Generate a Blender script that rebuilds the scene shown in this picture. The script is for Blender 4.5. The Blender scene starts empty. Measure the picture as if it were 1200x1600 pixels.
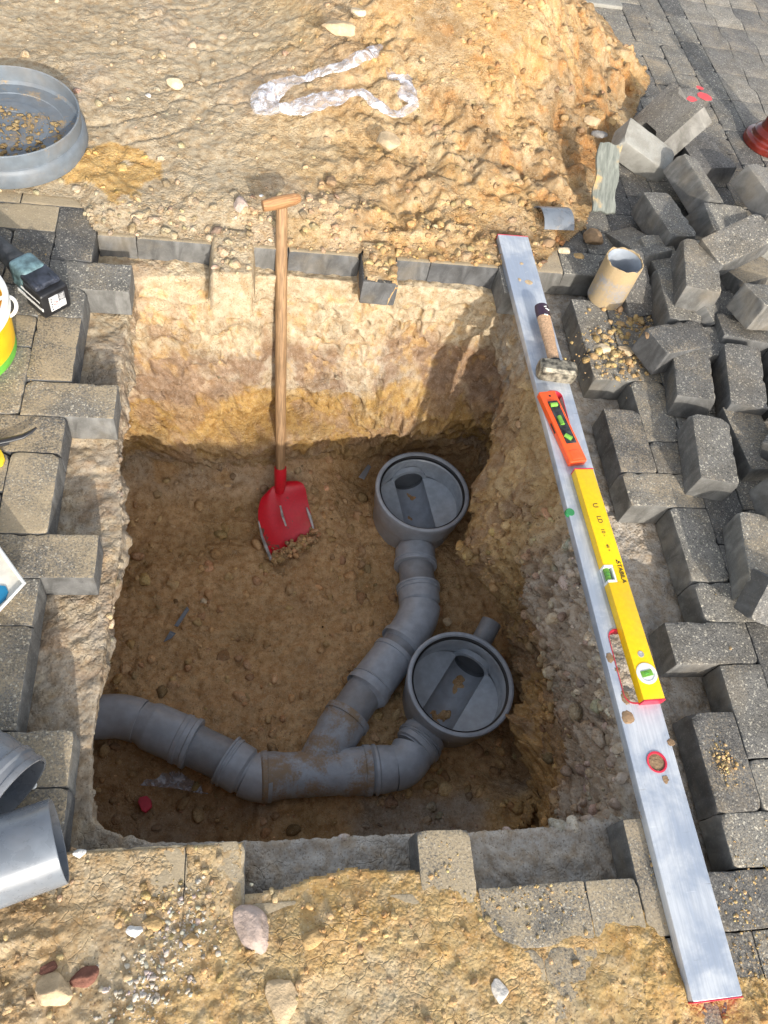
import bpy, bmesh, math, random
import numpy as np
from mathutils import Vector, Matrix, Euler
random.seed(7); rng = np.random.default_rng(7)
S = bpy.context.scene
COL = S.collection
# ---------------------------------------------------------------- camera, world, sun
CAM = np.array([-0.0336861, -0.14544419, 1.47125032])
PIT, HEAD, ROLL, F = 0.58400696, 0.34666498, 0.31457512, 1236.659225
def cam_axes():
    f = np.array([math.sin(PIT)*math.sin(HEAD), math.sin(PIT)*math.cos(HEAD), -math.cos(PIT)])
    r = np.array([math.cos(HEAD), -math.sin(HEAD), 0.0]); u = np.cross(r, f)
    return r*math.cos(ROLL)+u*math.sin(ROLL), -r*math.sin(ROLL)+u*math.cos(ROLL), f
RT, UP, FW = cam_axes()
cd = bpy.data.cameras.new('camera'); cam = bpy.data.objects.new('camera', cd); COL.objects.link(cam)
cd.sensor_fit = 'VERTICAL'; cd.sensor_height = 36; cd.sensor_width = 27; cd.lens = 36*F/1600; cd.clip_start = .02; cd.clip_end = 500
cam.matrix_world = Matrix(((RT[0], UP[0], -FW[0], CAM[0]), (RT[1], UP[1], -FW[1], CAM[1]), (RT[2], UP[2], -FW[2], CAM[2]), (0, 0, 0, 1)))
S.camera = cam
def at(px, py, z=0.0):
    """ground-plane style lookup: the world point at height z seen at that place of the photograph"""
    d = RT*(px-600)/F+UP*(800-py)/F+FW
    return CAM+d*((z-CAM[2])/d[2])
def proj(P):
    d = np.asarray(P)-CAM; w = d@FW
    return 600+F*(d@RT)/w, 800-F*(d@UP)/w
LIGHT = Vector((-.45, 2.25, -1)).normalized()
W = bpy.data.worlds.new('World'); S.world = W; W.use_nodes = True
nt = W.node_tree; bg = nt.nodes['Background']; sky = nt.nodes.new('ShaderNodeTexSky')
sky.sky_type = 'NISHITA'; sky.sun_disc = False
sky.sun_elevation = math.asin(-LIGHT.z); sky.sun_rotation = math.atan2(-LIGHT.x, -LIGHT.y)
sky.air_density = 1.0; sky.dust_density = 2.0
hs = nt.nodes.new('ShaderNodeHueSaturation'); hs.inputs['Saturation'].default_value = .45   # sky blue toned down so the shaded surfaces turn less blue
nt.links.new(sky.outputs[0], hs.inputs['Color']); nt.links.new(hs.outputs[0], bg.inputs[0]); bg.inputs[1].default_value = 0.15
sd = bpy.data.lights.new('sun', 'SUN'); sun = bpy.data.objects.new('sun', sd); COL.objects.link(sun)
sd.energy = 2.0; sd.angle = math.radians(.6); sd.color = (1, .94, .85)
sun.rotation_euler = LIGHT.to_track_quat('-Z', 'Y').to_euler()
S.view_settings.view_transform = 'Standard'; S.view_settings.look = 'None'; S.view_settings.gamma = 1
S.view_settings.exposure = 1.2
S.render.engine = 'CYCLES'
S.render.resolution_x = 768; S.render.resolution_y = 1024

# ---------------------------------------------------------------- noise
def _h(i, j, k, s):
    n = (i*374761393+j*668265263+k*1274126177+s*974634777) & 0xffffffff
    n = ((n ^ (n >> 13))*1274126177) & 0xffffffff
    n = n ^ (n >> 16)
    return (n & 0xffff)/32767.5-1
def vn(P, s=0):
    P = np.asarray(P, float); I = np.floor(P).astype(np.int64); f = P-I; u = f*f*(3-2*f); o = 0
    for a in (0, 1):
        for b in (0, 1):
            for c in (0, 1):
                w = (u[:, 0] if a else 1-u[:, 0])*(u[:, 1] if b else 1-u[:, 1])*(u[:, 2] if c else 1-u[:, 2])
                o = o+w*_h(I[:, 0]+a, I[:, 1]+b, I[:, 2]+c, s)
    return o
def fbm(P, sc, oc=4, s=0, g=.5):
    P = np.asarray(P)*sc; a = 1; t = 0; n = 0
    for k in range(oc):
        t = t+a*vn(P, s+k*7); n += a; a *= g; P = P*2.03+3.7
    return t/n
def ridge(P, sc, oc=4, s=0):
    P = np.asarray(P)*sc; a = 1; t = 0; n = 0
    for k in range(oc):
        t = t+a*(1-2*np.abs(vn(P, s+k*5))); n += a; a *= .5; P = P*2.1+1.3
    return t/n
def cells(P, sc, s=0):
    """rounded lumps: 1 at a lump's centre, 0 in the crease between lumps"""
    P = np.asarray(P)*sc; I = np.floor(P).astype(np.int64); f1 = np.full(len(P), 9.); f2 = np.full(len(P), 9.)
    for a in (-1, 0, 1):
        for b in (-1, 0, 1):
            for c in (-1, 0, 1):
                J = I+np.array([a, b, c])
                q = np.stack([J[:, m]+.5+.45*_h(J[:, 0], J[:, 1], J[:, 2], s+m*11) for m in range(3)], 1)
                d = np.sqrt(((q-P)**2).sum(1)); n = d < f1
                f2 = np.where(n, f1, np.minimum(f2, d)); f1 = np.where(n, d, f1)
    return np.clip(f2-f1, 0, 1)
def sm(x, a, b):
    t = np.clip((np.asarray(x, float)-a)/(b-a), 0, 1); return t*t*(3-2*t)
def mix(c0, c1, t):
    t = np.asarray(t)[..., None]; return c0*(1-t)+np.asarray(c1)*t

# ---------------------------------------------------------------- object helpers
def link(o, parent=None):
    COL.objects.link(o)
    if parent is not None: o.parent = parent
    return o
def tag(o, label=None, cat=None, group=None, kind=None):
    if label: o['label'] = label
    if cat: o['category'] = cat
    if group: o['group'] = group
    if kind: o['kind'] = kind
    return o
def empty(name, loc=(0, 0, 0), rot=(0, 0, 0)):
    o = bpy.data.objects.new(name, None); COL.objects.link(o); o.empty_display_size = .03
    o.location = loc; o.rotation_euler = rot; return o
def from_np(name, V, Fq, mat, parent=None, col=None, smooth=True):
    """V (n,3), Fq (m,3 or 4) -> object"""
    me = bpy.data.meshes.new(name); V = np.ascontiguousarray(V, dtype=np.float32); Fq = np.ascontiguousarray(Fq, dtype=np.int32)
    k = Fq.shape[1]
    me.vertices.add(len(V)); me.vertices.foreach_set('co', V.ravel())
    me.loops.add(Fq.size); me.loops.foreach_set('vertex_index', Fq.ravel())
    me.polygons.add(len(Fq)); me.polygons.foreach_set('loop_start', np.arange(0, Fq.size, k, dtype=np.int32))
    me.update(calc_edges=True)
    me.polygons.foreach_set('use_smooth', np.full(len(Fq), smooth))
    if col is not None:
        a = me.color_attributes.new('soil', 'FLOAT_COLOR', 'POINT')
        a.data.foreach_set('color', np.concatenate([col, np.ones((len(col), 1))], 1).astype(np.float32).ravel())
    me.materials.append(mat); me.validate()
    return link(bpy.data.objects.new(name, me), parent)
def from_bm(name, bm, mat, parent=None, smooth=True, angle=35):
    me = bpy.data.meshes.new(name); bmesh.ops.recalc_face_normals(bm, faces=bm.faces); bm.to_mesh(me); bm.free()
    if smooth:
        me.polygons.foreach_set('use_smooth', [True]*len(me.polygons))
        try: me.set_sharp_from_angle(angle=math.radians(angle))
        except Exception: pass
    me.materials.append(mat)
    return link(bpy.data.objects.new(name, me), parent)
def grid_faces(n, m, wrap=False):
    i = np.arange(n-1)[:, None]; j = np.arange(m if wrap else m-1)[None]; j2 = (j+1) % m
    return np.stack([i*m+j, i*m+j2, (i+1)*m+j2, (i+1)*m+j], -1).reshape(-1, 4)
def bbox(bm, c, s, rot=None, bev=0, seg=2):
    r = bmesh.ops.create_cube(bm, size=1); vs = r['verts']
    M = Matrix.Translation(c) @ (rot.to_4x4() if rot else Matrix.Identity(4)) @ Matrix.Diagonal((s[0], s[1], s[2], 1))
    bmesh.ops.transform(bm, matrix=M, verts=vs)
    if bev:
        es = list({e for v in vs for e in v.link_edges})
        bmesh.ops.bevel(bm, geom=es, offset=bev, segments=seg, affect='EDGES', profile=.6)
def frame(d):
    d = Vector(d).normalized(); a = Vector((0, 0, 1)) if abs(d.z) < .9 else Vector((1, 0, 0))
    x = a.cross(d).normalized(); return x, d.cross(x), d
def sweep(bm, pts, rad, n=40, cap=True, sq=1.0):
    """closed tube through pts with radius list; parallel frames"""
    P = [Vector(p) for p in pts]; T = []
    for i in range(len(P)):
        a = P[max(i-1, 0)]; b = P[min(i+1, len(P)-1)]; t = b-a
        T.append(t.normalized() if t.length > 1e-9 else (T[-1] if T else Vector((0, 0, 1))))
    x, y, _ = frame(T[0]); rings = []
    for i, p in enumerate(P):
        x = (x-T[i]*x.dot(T[i])).normalized(); y = T[i].cross(x)
        rings.append([bm.verts.new(p+x*(rad[i]*math.cos(k*2*math.pi/n))+y*(rad[i]*sq*math.sin(k*2*math.pi/n))) for k in range(n)])
    for a, b in zip(rings, rings[1:]):
        for k in range(n): bm.faces.new((a[k], a[(k+1) % n], b[(k+1) % n], b[k]))
    if cap:
        bm.faces.new(rings[0][::-1]); bm.faces.new(rings[-1])
def lathe(bm, prof, n=64, M=None):
    rings = []
    for r, z in prof:
        rings.append([bm.verts.new((r*math.cos(k*2*math.pi/n), r*math.sin(k*2*math.pi/n), z)) for k in range(n)] if r > 1e-5 else [bm.verts.new((0, 0, z))])
    for a, b in zip(rings, rings[1:]):
        for k in range(n):
            k2 = (k+1) % n
            if len(a) == 1 and len(b) == 1: continue
            if len(a) == 1: bm.faces.new((a[0], b[k2], b[k]))
            elif len(b) == 1: bm.faces.new((a[k], a[k2], b[0]))
            else: bm.faces.new((a[k], a[k2], b[k2], b[k]))
    if M is not None: bmesh.ops.transform(bm, matrix=M, verts=[v for rr in rings for v in rr])
def prism(bm, poly, z0, z1, M=None, bev=0):
    a = [bm.verts.new((x, y, z0)) for x, y in poly]; b = [bm.verts.new((x, y, z1)) for x, y in poly]
    fs = [bm.faces.new(a[::-1]), bm.faces.new(b)]
    for i in range(len(poly)):
        j = (i+1) % len(poly); fs.append(bm.faces.new((a[i], a[j], b[j], b[i])))
    vs = a+b
    if bev:
        es = [e for e in fs[1].edges]+[e for e in fs[0].edges]
        r = bmesh.ops.bevel(bm, geom=es, offset=bev, segments=2, affect='EDGES', profile=.6); vs = [v for v in bm.verts]
    if M is not None: bmesh.ops.transform(bm, matrix=M, verts=vs)

# ---------------------------------------------------------------- materials
class NB:
    def __init__(s, name):
        s.m = bpy.data.materials.new(name); s.m.use_nodes = True; s.t = s.m.node_tree; s.b = s.t.nodes['Principled BSDF']
    def n(s, ty, **kw):
        o = s.t.nodes.new('ShaderNode'+ty)
        for k, v in kw.items(): setattr(o, k, v)
        return o
    def set(s, node, key, v):
        if hasattr(v, 'is_output') or isinstance(v, bpy.types.NodeSocket): s.t.links.new(v, node.inputs[key])
        else:
            if isinstance(v, (tuple, list)) and len(v) == 3 and node.inputs[key].type == 'RGBA': v = (*v, 1)
            node.inputs[key].default_value = v
    def noise(s, sc, vec=None, det=4, rough=.6, dist=0):
        o = s.n('TexNoise'); s.set(o, 'Scale', sc); s.set(o, 'Detail', det); s.set(o, 'Roughness', rough); s.set(o, 'Distortion', dist)
        if vec is not None: s.set(o, 'Vector', vec)
        return o.outputs['Fac']
    def voro(s, sc, vec=None, feat='F1', out='Distance', rnd=1.0):
        o = s.n('TexVoronoi', feature=feat); s.set(o, 'Scale', sc); s.set(o, 'Randomness', rnd)
        if vec is not None: s.set(o, 'Vector', vec)
        return o.outputs[out]
    def math(s, op, a, b=0.0, c=0.0, clamp=False):
        o = s.n('Math', operation=op, use_clamp=clamp); s.set(o, 0, a); s.set(o, 1, b)
        if op in ('MULTIPLY_ADD', 'COMPARE'): s.set(o, 2, c)
        return o.outputs[0]
    def ramp(s, v, a, b, lo=0.0, hi=1.0):
        o = s.n('MapRange', interpolation_type='SMOOTHSTEP'); s.set(o, 'Value', v); s.set(o, 'From Min', a); s.set(o, 'From Max', b); s.set(o, 'To Min', lo); s.set(o, 'To Max', hi)
        return o.outputs[0]
    def mix(s, f, a, b, mode='MIX'):
        o = s.n('Mix', data_type='RGBA', blend_type=mode); s.set(o, 0, f)
        for k, v in ((6, a), (7, b)):
            if isinstance(v, (tuple, list)): o.inputs[k].default_value = (*v[:3], 1)
            else: s.t.links.new(v, o.inputs[k])
        return o.outputs[2]
    def bump(s, h, strength=.5, dist=.002, prev=None):
        o = s.n('Bump'); s.set(o, 'Height', h); s.set(o, 'Strength', strength); s.set(o, 'Distance', dist)
        if prev is not None: s.set(o, 'Normal', prev)
        return o.outputs[0]
    def out(s, **kw):
        for k, v in kw.items(): s.set(s.b, {'color': 'Base Color', 'rough': 'Roughness', 'normal': 'Normal', 'metal': 'Metallic', 'spec': 'Specular IOR Level', 'alpha': 'Alpha', 'trans': 'Transmission Weight', 'coat': 'Coat Weight'}[k], v)
        return s.m
def pos(b): return b.n('NewGeometry').outputs['Position']
def simple(name, col, rough=.5, metal=0, var=.12, sc=25, bump=0, spec=.5):
    b = NB(name); p = b.n('TexCoord').outputs['Object']; n = b.noise(sc, p, 5)
    lo = tuple(c*(1-var*2) for c in col); hi = tuple(min(1, c*(1+var)) for c in col)
    c = b.mix(b.ramp(n, .3, .7), lo, hi)
    kw = dict(color=c, rough=b.ramp(n, .3, .7, max(0, rough-.08), min(1, rough+.12)), metal=metal, spec=spec)
    if bump: kw['normal'] = b.bump(b.noise(sc*6, p, 5), bump, .001)
    return b.out(**kw)
def soil_mat(name='soil', fine=1.0):
    b = NB(name); p = pos(b); a = b.n('Attribute', attribute_name='soil').outputs['Color']
    n1 = b.noise(45, p, 5, .65); n2 = b.noise(260, p, 2, .7); n3 = b.noise(14, p, 3, .6, .4)
    v = b.voro(150*fine, p); v2 = b.voro(60*fine, p)
    c = b.mix(b.ramp(n1, .35, .7), a, (.62, .5, .36), 'MULTIPLY')
    c = b.mix(.75, a, c)
    c = b.mix(b.math('MULTIPLY', b.ramp(n2, .35, .75), .35), c, b.mix(1, c, (1.35, 1.3, 1.25), 'MULTIPLY'))
    c = b.mix(b.math('MULTIPLY', b.ramp(n3, .5, .75), .30), c, b.mix(1, c, (.80, .68, .5), 'MULTIPLY'))
    # small light and dark grains
    g = b.voro(420, p, out='Color'); gr = b.n('SeparateColor'); b.set(gr, 0, g)
    c = b.mix(b.math('MULTIPLY', b.ramp(gr.outputs[0], .90, .97), .22), c, (.62, .55, .43))
    c = b.mix(b.math('MULTIPLY', b.ramp(gr.outputs[1], .90, .97), .5), c, (.12, .085, .05))
    h = b.math('ADD', b.math('MULTIPLY', b.math('SUBTRACT', .6, v), .7), b.math('MULTIPLY', n1, 1.3))
    h = b.math('ADD', h, b.math('MULTIPLY', b.math('SUBTRACT', .6, v2), .9)); h = b.math('ADD', h, b.math('MULTIPLY', n2, .5))
    wv = b.n('VectorMath', operation='ADD'); b.set(wv, 0, p); ws = b.n('VectorMath', operation='SCALE'); nv = b.n('TexNoise'); b.set(nv, 'Vector', p); b.set(nv, 'Scale', 38); b.set(nv, 'Detail', 1.0); b.set(ws, 0, nv.outputs['Color']); b.set(ws, 'Scale', .028); b.set(wv, 1, ws.outputs[0])
    ck = b.ramp(b.voro(34, wv.outputs[0], 'DISTANCE_TO_EDGE'), 0, .055, 1, 0)
    ck = b.math('MULTIPLY', ck, b.ramp(b.noise(9, p, 4), .46, .62)); h = b.math('SUBTRACT', h, b.math('MULTIPLY', ck, .6))
    am = b.ramp(b.noise(6, p, 4, .6, .3), .38, .62, .30, 1.0)
    return b.out(color=c, rough=.95, spec=.15, normal=b.bump(b.math('MULTIPLY', h, am), .8, .0042))
def paver_mat(name, base=(.155, .150, .138), dust=(.42, .33, .205), side=(.125, .126, .124)):
    b = NB(name); p = pos(b); oi = b.n('ObjectInfo'); oc = b.n('SeparateColor'); b.set(oc, 0, oi.outputs['Color'])
    dustamt, light = oc.outputs[0], oc.outputs[1]
    tc = b.n('TexCoord'); sx = b.n('SeparateXYZ'); b.set(sx, 0, tc.outputs['Normal']); top = b.ramp(sx.outputs[2], .4, .75)
    gn = b.n('SeparateXYZ'); b.set(gn, 0, b.n('NewGeometry').outputs['Normal']); upf = b.ramp(gn.outputs[2], .25, .7)
    ob = tc.outputs['Object']
    rnd = oi.outputs['Random']
    # exposed-aggregate face
    g = b.voro(340, ob, out='Color'); gc = b.n('SeparateColor'); b.set(gc, 0, g)
    n = b.noise(420, ob, 3, .7); n0 = b.noise(16, p, 5)
    c = b.mix(b.ramp(n, .35, .68), tuple(x*.60 for x in base), tuple(x*1.30 for x in base))
    c = b.mix(b.math('MULTIPLY', b.ramp(gc.outputs[0], .88, .94), .85), c, (.50, .47, .39))
    c = b.mix(b.math('MULTIPLY', b.ramp(gc.outputs[1], .80, .92), .6), c, (.045, .045, .045))
    # smooth cast sides with streaks
    st = b.n('Mapping'); b.set(st, 0, ob); st.inputs['Scale'].default_value = (1, 1, .35)
    n4 = b.noise(22, st.outputs[0], 6, .6, 1.2)
    cs = b.mix(b.ramp(n4, .35, .7), tuple(x*.8 for x in side), tuple(min(1, x*1.5) for x in side))
    c = b.mix(top, cs, c)
    c = b.mix(b.math('MULTIPLY', light, .9), c, b.mix(n4, (.30, .295, .265), (.47, .465, .42)))
    c = b.mix(1, c, b.mix(rnd, (.64, .64, .66), (1.36, 1.32, 1.24)), 'MULTIPLY')
    c = b.mix(b.math('MULTIPLY', b.ramp(n0, .42, .62), .55), c, b.mix(1, c, (.62, .60, .57), 'MULTIPLY'))
    c = b.mix(b.math('MULTIPLY', b.ramp(b.noise(7, p, 4, .6), .5, .7), .25), c, tuple(x*.7 for x in dust))
    # sand dust lying on upward faces
    d1 = b.noise(9, p, 6, .62, .5); d2 = b.noise(210, p, 5, .8); d3 = b.voro(330, p)
    d = b.math('ADD', b.math('MULTIPLY', d1, .75), b.math('MULTIPLY', d2, 1.15))
    thr = b.math('SUBTRACT', 1.30, b.math('MULTIPLY', dustamt, .72))
    dm = b.ramp(b.math('SUBTRACT', d, thr), -.12, .20)
    dm = b.math('MULTIPLY', dm, upf); dm = b.math('MULTIPLY', dm, b.ramp(dustamt, 0, .1))
    dc = b.mix(b.noise(30, p, 4), tuple(x*.82 for x in dust), tuple(x*1.1 for x in dust))
    c = b.mix(b.math('MULTIPLY', dm, .80), c, dc)
    h = b.math('ADD', b.math('MULTIPLY', n, .8), b.math('MULTIPLY', b.math('SUBTRACT', .7, b.voro(230, ob)), .9))
    h = b.math('MULTIPLY', h, b.math('ADD', .12, b.math('MULTIPLY', top, .88))); h = b.math('MULTIPLY', h, b.math('SUBTRACT', 1, b.math('MULTIPLY', dm, .45))); h = b.math('ADD', h, b.math('MULTIPLY', n4, .25))
    r = b.math('SUBTRACT', .82, b.math('MULTIPLY', b.ramp(gc.outputs[2], .86, .93), .35))
    return b.out(color=c, rough=r, spec=.4, normal=b.bump(h, .6, .0015))
def plastic_mat(name, col, rough=.38, mud=(.30, .20, .10), scale=10, thr=.58, sp=.5):
    b = NB(name); p = pos(b); oi = b.n('ObjectInfo'); oc = b.n('SeparateColor'); b.set(oc, 0, oi.outputs['Color'])
    n = b.noise(scale, p, 6, .6, .6); n2 = b.noise(160, p, 5, .7); n3 = b.noise(35, p, 4)
    c = b.mix(b.ramp(n3, .3, .75), tuple(x*.86 for x in col), tuple(min(1, x*1.12) for x in col))
    # thin dust film, then real mud splashes
    c = b.mix(b.math('MULTIPLY', b.ramp(b.noise(4.5, p, 5), .4, .75), .22), c, tuple(x*1.1 for x in mud))
    t = b.math('SUBTRACT', b.math('ADD', n, b.math('MULTIPLY', n2, .42)), b.math('SUBTRACT', 1.02, b.math('MULTIPLY', oc.outputs[0], .4)))
    m = b.ramp(t, -.06, .16)
    c = b.mix(b.math('MULTIPLY', m, .85), c, b.mix(n2, tuple(x*.7 for x in mud), tuple(x*1.2 for x in mud)))
    # scratches
    sc = b.n('Mapping'); b.set(sc, 0, p); sc.inputs['Rotation'].default_value = (.3, .4, .9); sc.inputs['Scale'].default_value = (1, 14, 14)
    s1 = b.ramp(b.noise(30, sc.outputs[0], 3, .6), .68, .74)
    c = b.mix(b.math('MULTIPLY', s1, .18), c, (.5, .52, .55))
    rr = b.math('ADD', rough, b.math('MULTIPLY', m, .5)); rr = b.math('ADD', rr, b.math('MULTIPLY', n3, .16))
    return b.out(color=c, rough=rr, spec=sp, normal=b.bump(b.math('ADD', b.math('MULTIPLY', m, 1.0), b.math('MULTIPLY', n2, .12)), .5, .0015))

M = {}
M['soil'] = soil_mat()
M['paver'] = paver_mat('dark_paver')
M['paver_e'] = paver_mat('grey_paver', (.185, .178, .162), (.43, .34, .22), (.12, .12, .116))
M['wavy'] = paver_mat('wavy_paver', (.24, .225, .20), (.46, .37, .25), (.15, .147, .14))
M['pvc'] = plastic_mat('grey_pvc', (.35, .385, .43), .26)
M['pvc_dark'] = plastic_mat('dark_grey_pvc', (.245, .26, .28), .32)
M['pvc_light'] = plastic_mat('light_grey_pvc', (.15, .17, .195), .20)
M['pvc_in'] = plastic_mat('grey_pvc_inside', (.40, .445, .49), .14)
M['cap'] = plastic_mat('cap_grey', (.135, .16, .185), .42, (.42, .27, .10), 16)
M['stub'] = plastic_mat('sandy_pipe', (.24, .25, .27), .5, (.40, .28, .13), 5)
M['rubber'] = simple('black_rubber', (.012, .012, .013), .45)
M['blackpl'] = simple('black_plastic', (.018, .018, .02), .35)
M['dark'] = simple('painted_bore_shade', (.10, .11, .12), .5)  # dark colour stands in for the shade inside the channel bores
def wood(name, col):
    b = NB(name); tc = b.n('TexCoord').outputs['Object']; mp = b.n('Mapping'); b.set(mp, 0, tc); mp.inputs['Scale'].default_value = (1, 1, .06)
    n = b.noise(240, mp.outputs[0], 5, .6, .5); n2 = b.noise(9, tc, 5, .6)
    c = b.mix(b.ramp(n, .35, .65), tuple(x*.62 for x in col), tuple(x*1.15 for x in col))
    c = b.mix(b.math('MULTIPLY', b.ramp(n2, .45, .7), .55), c, tuple(x*.55 for x in col))
    return b.out(color=c, rough=.62, spec=.3, normal=b.bump(n, .4, .0008))
M['wood'] = wood('worn_ash_wood', (.32, .195, .10)); M['wood_dk'] = wood('dirty_wood', (.33, .22, .13)); M['wood_grip'] = wood('oiled_wood', (.36, .19, .085))
M['wood_ham'] = wood('pale_hickory', (.58, .37, .22))
def paint(name, col, wear=(.30, .29, .28), thr=.60, rough=.42, sc=14):
    b = NB(name); p = b.n('TexCoord').outputs['Object']; n = b.noise(sc, p, 7, .65, .4); n2 = b.noise(120, p, 4)
    c = b.mix(b.ramp(n2, .3, .7), tuple(x*.93 for x in col), tuple(min(1, x*1.04) for x in col))
    c = b.mix(b.ramp(n, thr, thr+.04), c, wear)
    c = b.mix(b.math('MULTIPLY', b.ramp(b.noise(6, p, 4), .5, .75), .3), c, (.3, .2, .1))
    return b.out(color=c, rough=rough, normal=b.bump(b.math('ADD', n, n2), .25, .0008))
M['red'] = paint('red_paint', (.60, .012, .025), (.16, .07, .05), .60)
M['steel'] = simple('bare_steel', (.50, .49, .47), .45, .4, .25, 40)
def alu():
    b = NB('brushed_aluminium'); tc = b.n('TexCoord').outputs['Object']; mp = b.n('Mapping'); b.set(mp, 0, tc); mp.inputs['Scale'].default_value = (1, .05, 1)
    n = b.noise(300, mp.outputs[0], 4, .6); n2 = b.noise(7, tc, 6, .65, .5); n3 = b.noise(55, tc, 5, .7)
    c = b.mix(b.ramp(n2, .38, .62), (.37, .42, .50), (.62, .64, .66))
    c = b.mix(b.math('MULTIPLY', b.ramp(n, .35, .65), .3), c, (.30, .33, .37))
    for k_, rt_ in ((0, .5), (1, -.9), (2, 1.3)):
        sm_ = b.n('Mapping'); b.set(sm_, 0, tc); sm_.inputs['Rotation'].default_value = (0, 0, rt_); sm_.inputs['Scale'].default_value = (1, 22, 1); sm_.inputs['Location'].default_value = (k_*3.1, 1.7, 0)
        c = b.mix(b.math('MULTIPLY', b.ramp(b.noise(9, sm_.outputs[0], 3, .6), .70, .73), .45), c, (.80, .81, .82) if k_ < 2 else (.18, .17, .16))
    c = b.mix(b.math('MULTIPLY', b.ramp(n3, .62, .7), .35), c, (.70, .71, .70)); c = b.mix(b.math('MULTIPLY', b.ramp(n3, .25, .34, 1, 0), .5), c, (.22, .21, .20))
    c = b.mix(b.math('MULTIPLY', b.ramp(b.noise(3.2, tc, 6, .7), .56, .7), .28), c, (.52, .42, .28))
    s = b.ramp(b.noise(9, tc, 5, .65), .68, .71); c = b.mix(s, c, (.36, .24, .12))
    return b.out(color=c, metal=b.math('SUBTRACT', .35, b.math('MULTIPLY', s, .35)), rough=b.math('ADD', b.ramp(n2, .3, .7, .38, .55), b.math('MULTIPLY', s, .4)), normal=b.bump(n, .12, .0005))
M['alu'] = alu()
M['redrim'] = simple('red_rim_plastic', (.60, .03, .06), .4)
M['yellow'] = paint('yellow_enamel', (.84, .52, .004), (.35, .24, .08), .76, .33, 30)
M['orange'] = paint('orange_plastic', (.88, .10, .015), (.45, .12, .05), .78, .35, 22)
M['white'] = simple('white_plastic', (.74, .74, .70), .4, 0, .08)
M['offwhite'] = simple('cream_plastic', (.70, .66, .56), .5, 0, .1)
M['blue'] = simple('blue_paint', (.01, .16, .30), .4)
M['green'] = simple('green_print', (.13, .42, .05), .4)
M['bucket'] = simple('yellow_bucket', (.78, .46, .01), .35, 0, .06)
M['teal'] = simple('dusty_teal_plastic', (.12, .20, .22), .55, 0, .3, 40)
M['grip'] = simple('dusty_black_grip', (.035, .037, .04), .6, 0, .45, 50, .3)
M['navy'] = simple('dusty_navy_plastic', (.03, .035, .05), .5, 0, .4, 40)
M['ink'] = simple('black_ink', (.02, .02, .02), .5)
M['inkred'] = simple('red_ink', (.6, .04, .04), .5)
M['label'] = simple('silver_label', (.62, .62, .62), .35, 0, .1)
M['iron'] = simple('worn_hammer_steel', (.27, .24, .18), .5, .45, .45, 60, .5)
M['purple'] = paint('dark_purple_paint', (.035, .012, .03), (.3, .25, .2), .75)
M['brown'] = simple('glossy_brown_glaze', (.16, .022, .014), .15, 0, .25, 12)
M['yscrap'] = simple('yellow_scrap', (.80, .55, .02), .5)
def glass(name, col, a=1):
    b = NB(name); b.out(color=col, rough=.06, trans=.75, spec=.6); b.b.inputs['IOR'].default_value = 1.35; return b.m
M['vial'] = glass('green_vial', (.35, .85, .20)); M['vialfl'] = simple('vial_fluid', (.16, .38, .05), .12)
M['vialdk'] = simple('vial_green', (.05, .28, .10), .2)
def film():
    b = NB('clear_film'); p = pos(b); t = b.t; tr = b.n('BsdfTransparent'); mx = b.n('MixShader'); o = t.nodes['Material Output']
    b.out(color=(.80, .82, .88), rough=.09, spec=1.0, normal=b.bump(b.math('ADD', b.noise(26, p, 2, .5, 2), b.math('ABSOLUTE', b.math('SUBTRACT', b.noise(24, p, 2), .5))) , .8, .012)); b.b.inputs['Coat Weight'].default_value = .6
    tr.inputs[0].default_value = (.95, .95, .97, 1); t.links.new(b.ramp(b.noise(26, p, 3, .5, 1.5), .40, .68, .12, .62), mx.inputs[0])
    t.links.new(tr.outputs[0], mx.inputs[1]); t.links.new(b.b.outputs[0], mx.inputs[2]); t.links.new(mx.outputs[0], o.inputs[0]); return b.m
M['film'] = film()

# ---------------------------------------------------------------- soil colours (albedo of the soils)
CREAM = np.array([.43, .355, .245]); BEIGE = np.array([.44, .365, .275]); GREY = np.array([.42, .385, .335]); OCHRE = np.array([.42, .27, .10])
BROWN = np.array([.46, .305, .158]); DARKB = np.array([.36, .235, .125]); REDB = np.array([.34, .225, .14]); TAN = np.array([.40, .292, .145])

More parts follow.
